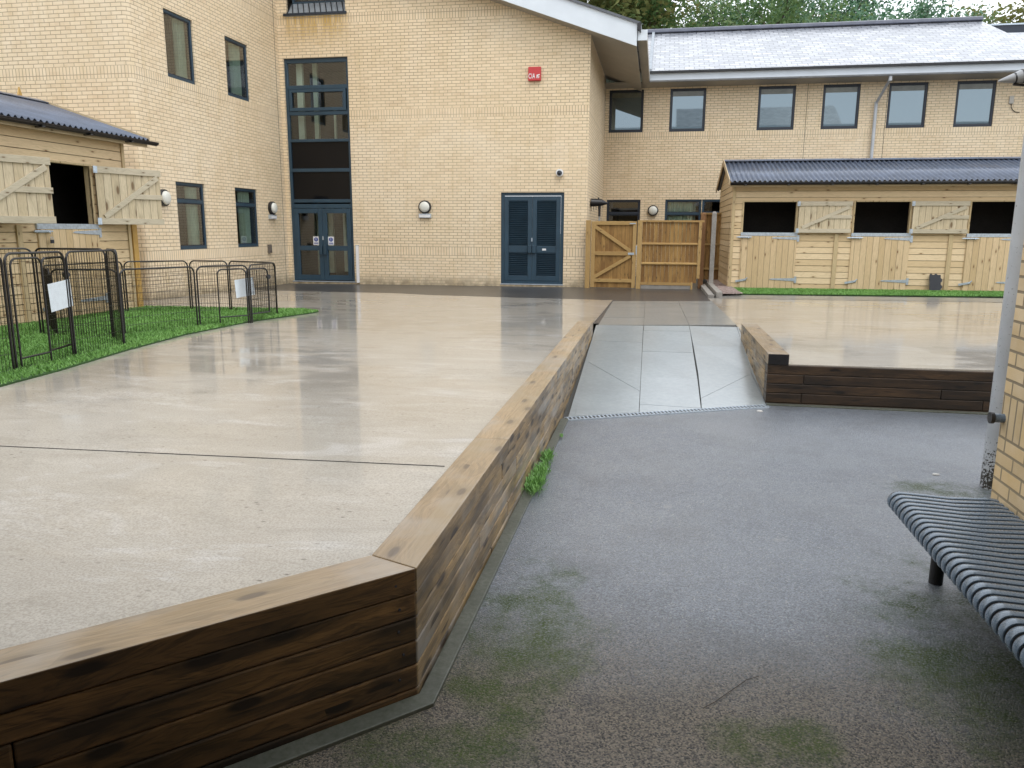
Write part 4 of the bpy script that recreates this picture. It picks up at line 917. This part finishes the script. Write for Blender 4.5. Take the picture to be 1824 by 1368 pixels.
grass(inp(gl_edge), (-9.2, -5.4, 3.5, 13.1), 120000, .018, .042, 'bright green turf under the wire pens on the left', gl_edge)
ge2 = [(1.78, 18.55), (5, 18.75), (12, 19.1), (12, 20.58), (1.82, 20.58)]
grass(inp(ge2), (1.7, 12, 18.5, 20.6), 40000, .018, .036, 'narrow strip of green turf along the right stable', ge2)

# ================================================================ wire pens
def rounded_u(p0, p1, h, zb=0., r=.09, n=6):
    a, b = Vector(p0), Vector(p1); d = (b-a).normalized(); L = (b-a).length; P = [a+Vector((0, 0, zb)), a+Vector((0, 0, h-r))]
    for i in range(1, n+1): t = math.pi/2*i/n; P.append(a+d*(r-r*math.cos(t))+Vector((0, 0, h-r+r*math.sin(t))))
    for i in range(0, n+1): t = math.pi/2*i/n; P.append(a+d*(L-r+r*math.sin(t))+Vector((0, 0, h-r+r*math.cos(t))))
    P.append(b+Vector((0, 0, zb))); return P
def mesh_fill(m, a, b, z0, z1, sv=.042, sh=.15, rr=.0026, skip=None):
    a, b = Vector(a), Vector(b); L = (b-a).length; d = (b-a)/L; n = max(2, int(L/sv)); 
    for i in range(1, n):
        p = a+d*(L*i/n)
        if skip and skip[0] < L*i/n < skip[1]:
            m.tube([p+Vector((0, 0, z0)), p+Vector((0, 0, skip[2]))], rr, 3, False); continue
        e_ = .0 if .09 < L*i/n < L-.09 else -.03
        m.tube([p+Vector((0, 0, z0)), p+Vector((0, 0, z1+e_))], rr, 3, False)
    k = int((z1-z0)/sh)
    for j in range(0, k+1):
        z = z0+(z1-z0)*j/k-(.01 if j == k else 0)
        if j == k: continue
        segs = [(a, b)] if not (skip and z > skip[2]) else [(a, a+d*skip[0]), (a+d*skip[1], b)]
        for s, e in segs:
            if (e-s).length > .02: m.tube([s+Vector((0, 0, z)), e+Vector((0, 0, z))], rr, 3, False)
def pen(label, poly, h, doors, closed, sh=.15):
    """poly: plan corners; each edge one panel. doors: {edge: (start, end, swing angle)}"""
    c = poly[0]; r = empty('wire_pen', (0, 0, 0)); tag(r, label, 'wire pen', 'black wire pens on the left grass')
    n = len(poly) if closed else len(poly)-1
    for i in range(n):
        a = Vector((*poly[i], 0)); b = Vector((*poly[(i+1) % len(poly)], 0)); a.z = zU(a.x, a.y); b.z = zU(b.x, b.y); d = (b-a).normalized(); a2, b2 = a+d*.02, b-d*.02
        p = MB().tube(rounded_u(a2, b2, h), .0125, 8).build('panel', M['black_metal'], r, smooth=True)
        sk = None
        if i in doors:
            s, e, ang = doors[i]; sk = (s, e, .12); da, db = a2+d*s, a2+d*e
            m = MB(); m.tube(rounded_u(da, db, h-.05, r=.08), .0105, 8); m.tube([da+Vector((0, 0, .12)), db+Vector((0, 0, .12))], .010, 8); m.build('door_frame', M['black_metal'], p, smooth=True)
            # swung leaf
            R = Matrix.Rotation(ang, 3, 'Z'); dd = R @ ((db-da)*-1); ea = db; eb = db+dd; 
            m = MB(); ea = ea-dd.normalized()*.0; m.tube(rounded_u(ea+Vector((0, 0, .13)), eb+Vector((0, 0, .13)), h-.19, r=.08), .012, 8); m.tube([ea+Vector((0, 0, .135)), eb+Vector((0, 0, .135))], .011, 8); lf_ = m.build('door', M['black_metal'], p, smooth=True)
        for s0, s1, zt in ([(0, (b2-a2).length, h-.01)] if not sk else [(0, sk[0], h-.01), (sk[0], sk[1], sk[2]), (sk[1], (b2-a2).length, h-.01)]):
            if s1-s0 < .07: continue
            m = MB(); mesh_fill(m, a2+d*s0, a2+d*s1, .03, zt, sh=min(sh, zt*.4)); m.build('wire_mesh', M['black_metal'], p)
        if sk:
            m = MB(); mesh_fill(m, ea+Vector((0, 0, 0)), eb, .14, h-.08, sh=sh); m.build('wire_mesh', M['black_metal'], p)
            q = (ea+eb)/2; m = MB(); m.tube([eb+Vector((0, 0, h*.78))+R @ Vector((.0, .0, 0)), eb+Vector((.03, -.01, h*.78))], .035, 14); m.build('latch', M['black'], p)
    return r
penA = [(-6.12, 5.55), (-6.10, 6.50), (-6.20, 7.42), (-6.26, 8.33), (-6.76, 8.80), (-7.95, 8.98), (-8.75, 8.3), (-8.9, 7.2), (-8.7, 6.2), (-7.3, 5.4)]
pen('tall black wire pen with white sheet on its door, nearest on the left grass', penA, 1.14, {1: (.07, .52, rad(187))}, True)
penB = [(-6.90, 9.18), (-6.50, 10.29), (-6.03, 10.95), (-6.17, 12.07), (-7.29, 12.55), (-8.05, 12.56), (-8.85, 11.9), (-8.85, 10.1), (-7.80, 9.03)]
pen('lower black wire pen further back on the left grass, smudged sheet on its door', penB, .87, {1: (.30, .74, rad(198))}, True, sh=.10)
def sheet(c, n, w_, h_, label, tilt=0):
    o = MB().box((-w_/2, -.0015, -h_/2), (w_/2, .0015, h_/2)).build('paper_sheet', M['paper']); o.location = c; o.rotation_euler = (0, rad(tilt), n); tag(o, label, 'paper sheet', 'laminated paper sheets on the pens'); return o
cA = atX(108, 526, -6.17); cB = atY(436, 512, 11.0)
sheet(cA, rad(101), .42, .29, 'white laminated sheet on the tall near pen', -4); sheet(cB, rad(74), .38, .27, 'white smudged laminated sheet on the lower far pen', -4)
# rubber mat piece leaning on the right stable
mt = MB(); pts = [(-.10, 0)]; 
for i in range(5): pts += [(.10+.025*(i % 2), i*.085), (.10+.025*(i % 2), i*.085+.05)]
pts += [(.10, .42)]
for i in range(4): pts += [(.07-i*.045, .42+.025*(i % 2)), (.045-i*.045, .42+.025*(i % 2))]
pts += [(-.10, .40)]
mt.prism([(x, 0, z) for x, z in pts], (0, .018, 0)); o = mt.build('rubber_mat', M['rubber']); o.location = (6.62, 20.40, zU(6, 20.4)+.02); o.rotation_euler = (rad(-16), 0, 0); o.scale = (1.25, 1, .95)
tag(o, 'black jigsaw edged rubber mat piece leaning on the right stable between two doors', 'rubber mat')

# ================================================================ near right: brick wall, post, gutter, bench
nb = empty('brick_building'); tag(nb, 'corner of a near yellow brick building behind the metal bench', 'building')
NX, NYE = 1.80, 4.36
m = MB(); m.quad((NX, -4, -.05), (NX, NYE, -.05), (NX, NYE, 3.25), (NX, -4, 3.25)); m.quad((NX, NYE, -.05), (9, NYE, -.05), (9, NYE, 3.25), (NX, NYE, 3.25)); m.quad((9, NYE, -.05), (9, -4, -.05), (9, -4, 3.25), (9, NYE, 3.25)); m.build('wall', M['brick_near'], nb)
B('plinth', (NX-.012, -4, -.05), (NX-.001, NYE-.01, .36), M['kerbc'], nb)
B('flat_roof', (2.35, -4.2, 3.25), (9.4, 4.7, 3.5), M['fascia'], nb)
hb = empty('brick_building'); tag(hb, 'brick building with a deep canopy behind the viewpoint', 'building')
B('wall', (-26, -12, -.05), (26, -6.2, 8.6), M['brick_near'], hb); B('link_wall', (-9, -6.2, -.05), (2.3, -3.2, 3.05), M['brick_near'], hb); B('canopy', (-9, -3.2, 3.05), (2.3, 1.1, 3.2), M['soffit'], hb); B('fascia', (-26.3, -6.6, 8.6), (26.3, -5.9, 8.95), M['fascia'], hb)
m = MB(); m.prism([(-20, -12, 8.95), (-20, -5.9, 8.95), (-20, -9, 10.3)], (15, 0, 0)); m.prism([(1, -12, 8.95), (1, -5.9, 8.95), (1, -9, 10.6)], (11, 0, 0)); m.build('roof', M['slate'], hb)
po = empty('steel_post', (2.44, 5.90, 0)); tag(po, 'grey round post with mud splashed foot beside the brick corner', 'post')
MB().tube([(0, 0, 0), (0, 0, 1.5), (0, 0, 3.0)], .082, 24).build('shaft', M['pole'], po, smooth=True)
MB().tube([(0, 0, 2.62), (0, 0, 2.66)], .090, 24).build('collar', M['gutter_grey'], po, smooth=True)
gg = empty('eaves_gutter'); tag(gg, 'grey gutter end with black bracket at the top right edge', 'gutter')
Pg, Pr = atY(1778, 145, 5.6), atY(1845, 131, 5.6)
MB().tube([Pg, Pg.lerp(Pr, .33), Pg.lerp(Pr, .66), Pr], .006, 16, r2=.062).build('gutter', M['gutter_grey'], gg, smooth=True)
m = MB()
for f_ in (.42, .62): c_ = Pg.lerp(Pr, f_); m.tube([c_, c_+(Pr-Pg)*.05], .007+.06*f_, 16)
m.tube([Pg.lerp(Pr, .42)+Vector((0, 0, -.035)), Pg.lerp(Pr, .7)+Vector((0, 0, -.055)), Pr+Vector((0, 0, -.05))], .008, 8); m.build('bracket', M['black'], gg, smooth=True)
MB().box((Pr.x-.02, -2, Pr.z-.07), (Pr.x+.14, 5.68, Pr.z+.06)).build('eaves_board', M['gutter_grey'], gg)
wb = empty('overflow_pipe', (1.80, 4.325, .855)); tag(wb, 'short blue grey pipe end sticking out of the near brick corner', 'pipe')
MB().tube([(.02, 0, 0), (-.03, .0, 0), (-.06, 0, 0)], .024, 12).build('pipe', M['bench_paint'], wb, smooth=True); MB().tube([(-.05, 0, 0), (-.068, 0, 0)], .030, 14).build('cap', M['black'], wb, smooth=True)
# bench
bn = empty('metal_bench'); tag(bn, 'blue grey metal bench with narrow gaps between its wrapped slats, by the brick corner', 'bench')
bx0, bx1, bz, by0, by1 = 1.29, 1.745, .42, 1.7, 4.19; tr_ = .045
MB().tube([(bx0, by0, bz), (bx0, by1, bz)], tr_, 20).build('front_rail', M['black_metal'], bn, smooth=True)
MB().tube([(bx1, by0, bz), (bx1, by1, bz)], tr_*.8, 16).build('back_rail', M['bench_paint'], bn, smooth=True)
nrod = int((by1-by0)/.0575)
for i in range(nrod):
    y = by1-.020-i*.0575; P = []; R_b = tr_+.006
    for k in range(0, 9):
        t = rad(215-k*15.6); P.append((bx0+math.cos(t)*R_b, bz+math.sin(t)*R_b))
    P += [(bx0+.05, bz+R_b-.002), ((bx0+bx1)/2, bz+R_b-.012), (bx1-.03, bz+R_b-.006), (bx1+.01, bz+R_b-.012), (bx1+.028, bz+.01)]
    m = MB(); hw = .0192; n_ = len(P); Q = []
    for k in range(n_):
        a_ = Vector(P[max(0, k-1)]); b_ = Vector(P[min(n_-1, k+1)]); d = (b_-a_).normalized(); nn = Vector((-d.y, d.x))
        c_ = Vector(P[k]); lo = c_-nn*.005; hi = c_+nn*.0035
        Q += [(lo.x, y-hw, lo.y), (hi.x-nn.x*.003, y-hw, hi.y-nn.y*.003), (hi.x, y-hw+.006, hi.y), (hi.x, y+hw-.006, hi.y), (hi.x-nn.x*.003, y+hw, hi.y-nn.y*.003), (lo.x, y+hw, lo.y)]
    F_ = [(k*6+q, k*6+(q+1) % 6, (k+1)*6+(q+1) % 6, (k+1)*6+q) for k in range(n_-1) for q in range(6)]+[tuple(range(6)), tuple(range((n_-1)*6, n_*6))]
    m.add(Q, F_); m.build('seat_slat', M['bench_paint'], bn, smooth=True)
B('seat_liner', (bx0+.01, by0, bz+.006), (bx1, by1-.004, bz+.020), M['black_metal'], bn)
for y in (4.0, 3.0, 2.0):
    MB().bar((bx0+.03, y, bz-.005), (bx1-.02, y, bz-.005), .05, .012).build('cross_bar', M['bench_paint'], bn)
for y in (4.14, 2.0):
    MB().tube([(1.50, y, 0), (1.50, y, bz-.03)], .034, 16).build('leg', M['black_metal'], bn, smooth=True)
# ================================================================ small things on the asphalt
def pebble(p, r_, label, mat):
    m = MB(); r_ *= .75; rs = [(0, .35), (.75, .45), (1., .15), (1., -.1), (.7, -.35)]
    m.tube([(0, 0, 0), (0, 0, r_*.25), (0, 0, r_*.5)], r_, 12, r2=r_*.7); o = m.build('stone', mat, smooth=True, bevel=r_*.15); o.location = p; o.scale = (1.3, .9, 1); tag(o, label, 'stone', 'white stones on the asphalt')
q = onf(1667, 846, lambda a, b: 0); pebble((q.x, q.y, 0), .03, 'white stone on the asphalt near the grey post', M['stone'])
q = onf(1353, 733, lambda a, b: 0); pebble((q.x, q.y, 0), .035, 'white stone at the right end of the drain channel', M['stone'])
P = [onf(*s, lambda a, b: .004) for s in ((1252, 1263), (1272, 1252), (1300, 1232), (1330, 1212), (1352, 1205))]
tag(MB().tube([p+Vector((0, 0, random.uniform(0, .004))) for p in P], .0014, 5).build('twig', m_plain('dark_twig', (.03, .02, .012), .8)), 'thin dark twig lying on the asphalt', 'twig')
# litter of leaf crumbs
def weed(px, py, r_, n, label):
    q = onf(px, py, lambda a, b: .012); m = MB(); 
    for i in range(n):
        a = random.random()*6.28; L = random.uniform(.3, 1)*r_; hh = random.uniform(.25, 1.)*r_*1.0; b0 = q+Vector((random.gauss(0, .3)*r_, random.gauss(0, 1.0)*r_, 0)); tip = b0+Vector((math.cos(a)*L*.7, math.sin(a)*L*.7, hh)); s = Vector((-math.sin(a), math.cos(a), 0))*random.uniform(.0018, .0042); md = (b0+tip)/2+Vector((0, 0, .012))
        m.add([b0, md+s, tip, md-s], [(0, 1, 2, 3)])
    o = m.build('weed', M['weed']); o.location = (0, 0, 0); tag(o, label, 'weed', 'weeds along the timber wall')
M['weed'] = m_blade('weed_leaves', (.07, .19, .03), (.16, .33, .08))
weed(953, 868, .095, 620, 'bushiest green weed clump at the foot of the long timber wall'); weed(964, 843, .08, 420, 'middle green weed clump at the foot of the long timber wall'); weed(975, 818, .07, 340, 'third weed clump from the camera along the timber wall'); weed(1000, 778, .022, 60, 'tiny weed sprig on the edging nearest the ramp')

# ================================================================ trees behind the rear wing
def m_leaf(name, a, b, c):
    t = NT(name); P = t.pos(); r0 = t.n('ShaderNodeObjectInfo').outputs['Random']; n = t.noise(P, .55, 4, .6); n2 = t.noise(P, 5., 2)
    col = t.mix(t.mapr(n, .35, .65), a, b); col = t.mix(t.mapr(n2, .5, .75, 0, .6), col, c); col = t.mix(t.math('MULTIPLY', r0, .35), col, c)
    t.set(Base_Color=col, Roughness=.55, Specular_IOR_Level=.3); tl = t.n('ShaderNodeBsdfTranslucent'); t.put(tl.inputs[0], col); mx = t.n('ShaderNodeMixShader'); mx.inputs[0].default_value = .35
    t.l(t.b.outputs[0], mx.inputs[1]); t.l(tl.outputs[0], mx.inputs[2]); t.l(mx.outputs[0], t.out.inputs[0]); return t.mat
M['leafA'] = m_leaf('green_leaves', (.07, .15, .055), (.12, .21, .075), (.22, .24, .08)); M['leafB'] = m_leaf('dark_green_leaves', (.06, .15, .085), (.11, .22, .12), (.17, .23, .10)); M['leafC'] = m_leaf('yellowing_leaves', (.14, .19, .07), (.20, .23, .08), (.30, .22, .08))
M['bark'] = m_plain('grey_brown_bark', (.09, .07, .05), .9)
def tree_proto(seed, H, R, mat, dens, sparse):
    rnd = random.Random(seed); r = empty('tree'); m = MB(); tips = []
    def limb(p, d, L, rr, lv):
        P = [p]; q = p.copy(); dd = d.normalized()
        for i in range(4):
            dd = (dd+Vector((rnd.gauss(0, .16), rnd.gauss(0, .16), rnd.gauss(.04, .08)))).normalized(); q = q+dd*(L/4); P.append(q.copy())
            if lv >= 1: tips.append((q.copy(), lv))
        m.tube(P, rr, 6, False, r2=rr*.35)
        if lv < 3:
            for k in range(5 if lv == 0 else 4):
                a = rnd.random()*6.28; b = P[rnd.randint(1 if lv else 2, 4)]; nd = (dd*rnd.uniform(.25, .9)+Vector((math.cos(a), math.sin(a), rnd.uniform(-.1, .6)))).normalized(); limb(b, nd, L*rnd.uniform(.5, .72), rr*.5, lv+1)
    limb(Vector((0, 0, 0)), Vector((0, 0, 1)), H*.55, H*.022, 0)
    m.build('trunk', M['bark'], r, smooth=True)
    v = []; f = []
    for c, lv in tips:
        if rnd.random() < sparse: continue
        n = int(dens*(4.2 if lv == 3 else 2.8)); sp = rnd.uniform(.35, .75)
        for i in range(n):
            p = c+Vector((rnd.gauss(0, sp), rnd.gauss(0, sp), rnd.gauss(0, sp*.7)))
            s = rnd.uniform(.07, .14); u = Vector((rnd.gauss(0, 1), rnd.gauss(0, 1), rnd.gauss(0, .6))).normalized(); w_ = u.orthogonal().normalized(); k = len(v)
            v += [p-u*s, p+w_*s*.55, p+u*s, p-w_*s*.55]; f.append((k, k+1, k+2, k+3))
    me = bpy.data.meshes.new('crown'); me.from_pydata([tuple(q) for q in v], [], f); me.materials.append(mat); o = bpy.data.objects.new('crown', me); COL.objects.link(o); o.parent = r
    zmax = max(q.z for q in v); return r, zmax
protos = [tree_proto(1, 13, 4, M['leafA'], 26, .1), tree_proto(2, 13, 4, M['leafB'], 30, .05), tree_proto(3, 11, 3, M['leafC'], 17, .2), tree_proto(4, 12, 3.5, M['leafA'], 22, .12)]
# pixel x of the trunk, distance, pixel y of the top, prototype, spread, label
TR = [(1075, 50, -90, 2, 1.1, 'pale green tree just right of the white gable verge'),
      (1130, 46, -150, 0, 1.0, 'tall mid green tree behind the white box gutter'),
      (1195, 48, -40, 3, .9, 'yellowing green tree behind the left end of the slate ridge'),
      (1255, 54, 28, 2, .9, 'low thin tree under the first gap of white sky'),
      (1335, 47, -60, 0, .85, 'open crowned tree right of the first sky gap'),
      (1400, 50, -150, 1, .9, 'broad dark green tree behind the middle of the ridge'),
      (1470, 47, -60, 1, .72, 'dark bluish green tree left of the second sky gap'),
      (1550, 52, 14, 2, .8, 'short tree with a rusty top right of the second sky gap'),
      (1605, 50, 2, 3, .7, 'low green tree beside the tall dark tree'),
      (1668, 48, -60, 1, .5, 'tall dark tree at the end of the row, beside open sky'),
      (1500, 60, 30, 3, .9, 'distant low tree filling the gap above the ridge'),
      (1810, 62, 18, 2, 1.0, 'small tree above the dark flat roof at the far right')]
used = set()
for px, Yd, py, k, sx_, lab in TR:
    pr, zm = protos[k]; r = pr if k not in used else copy_tree(pr); used.add(k)
    T_ = atY(px, py, Yd); s = T_.z/zm; r.location = (T_.x, Yd, -.06); r.scale = (s*sx_, s*sx_, s); r.rotation_euler = (0, 0, random.random()*6.28)
    tag(r, lab, 'tree', 'trees behind the rear wing')
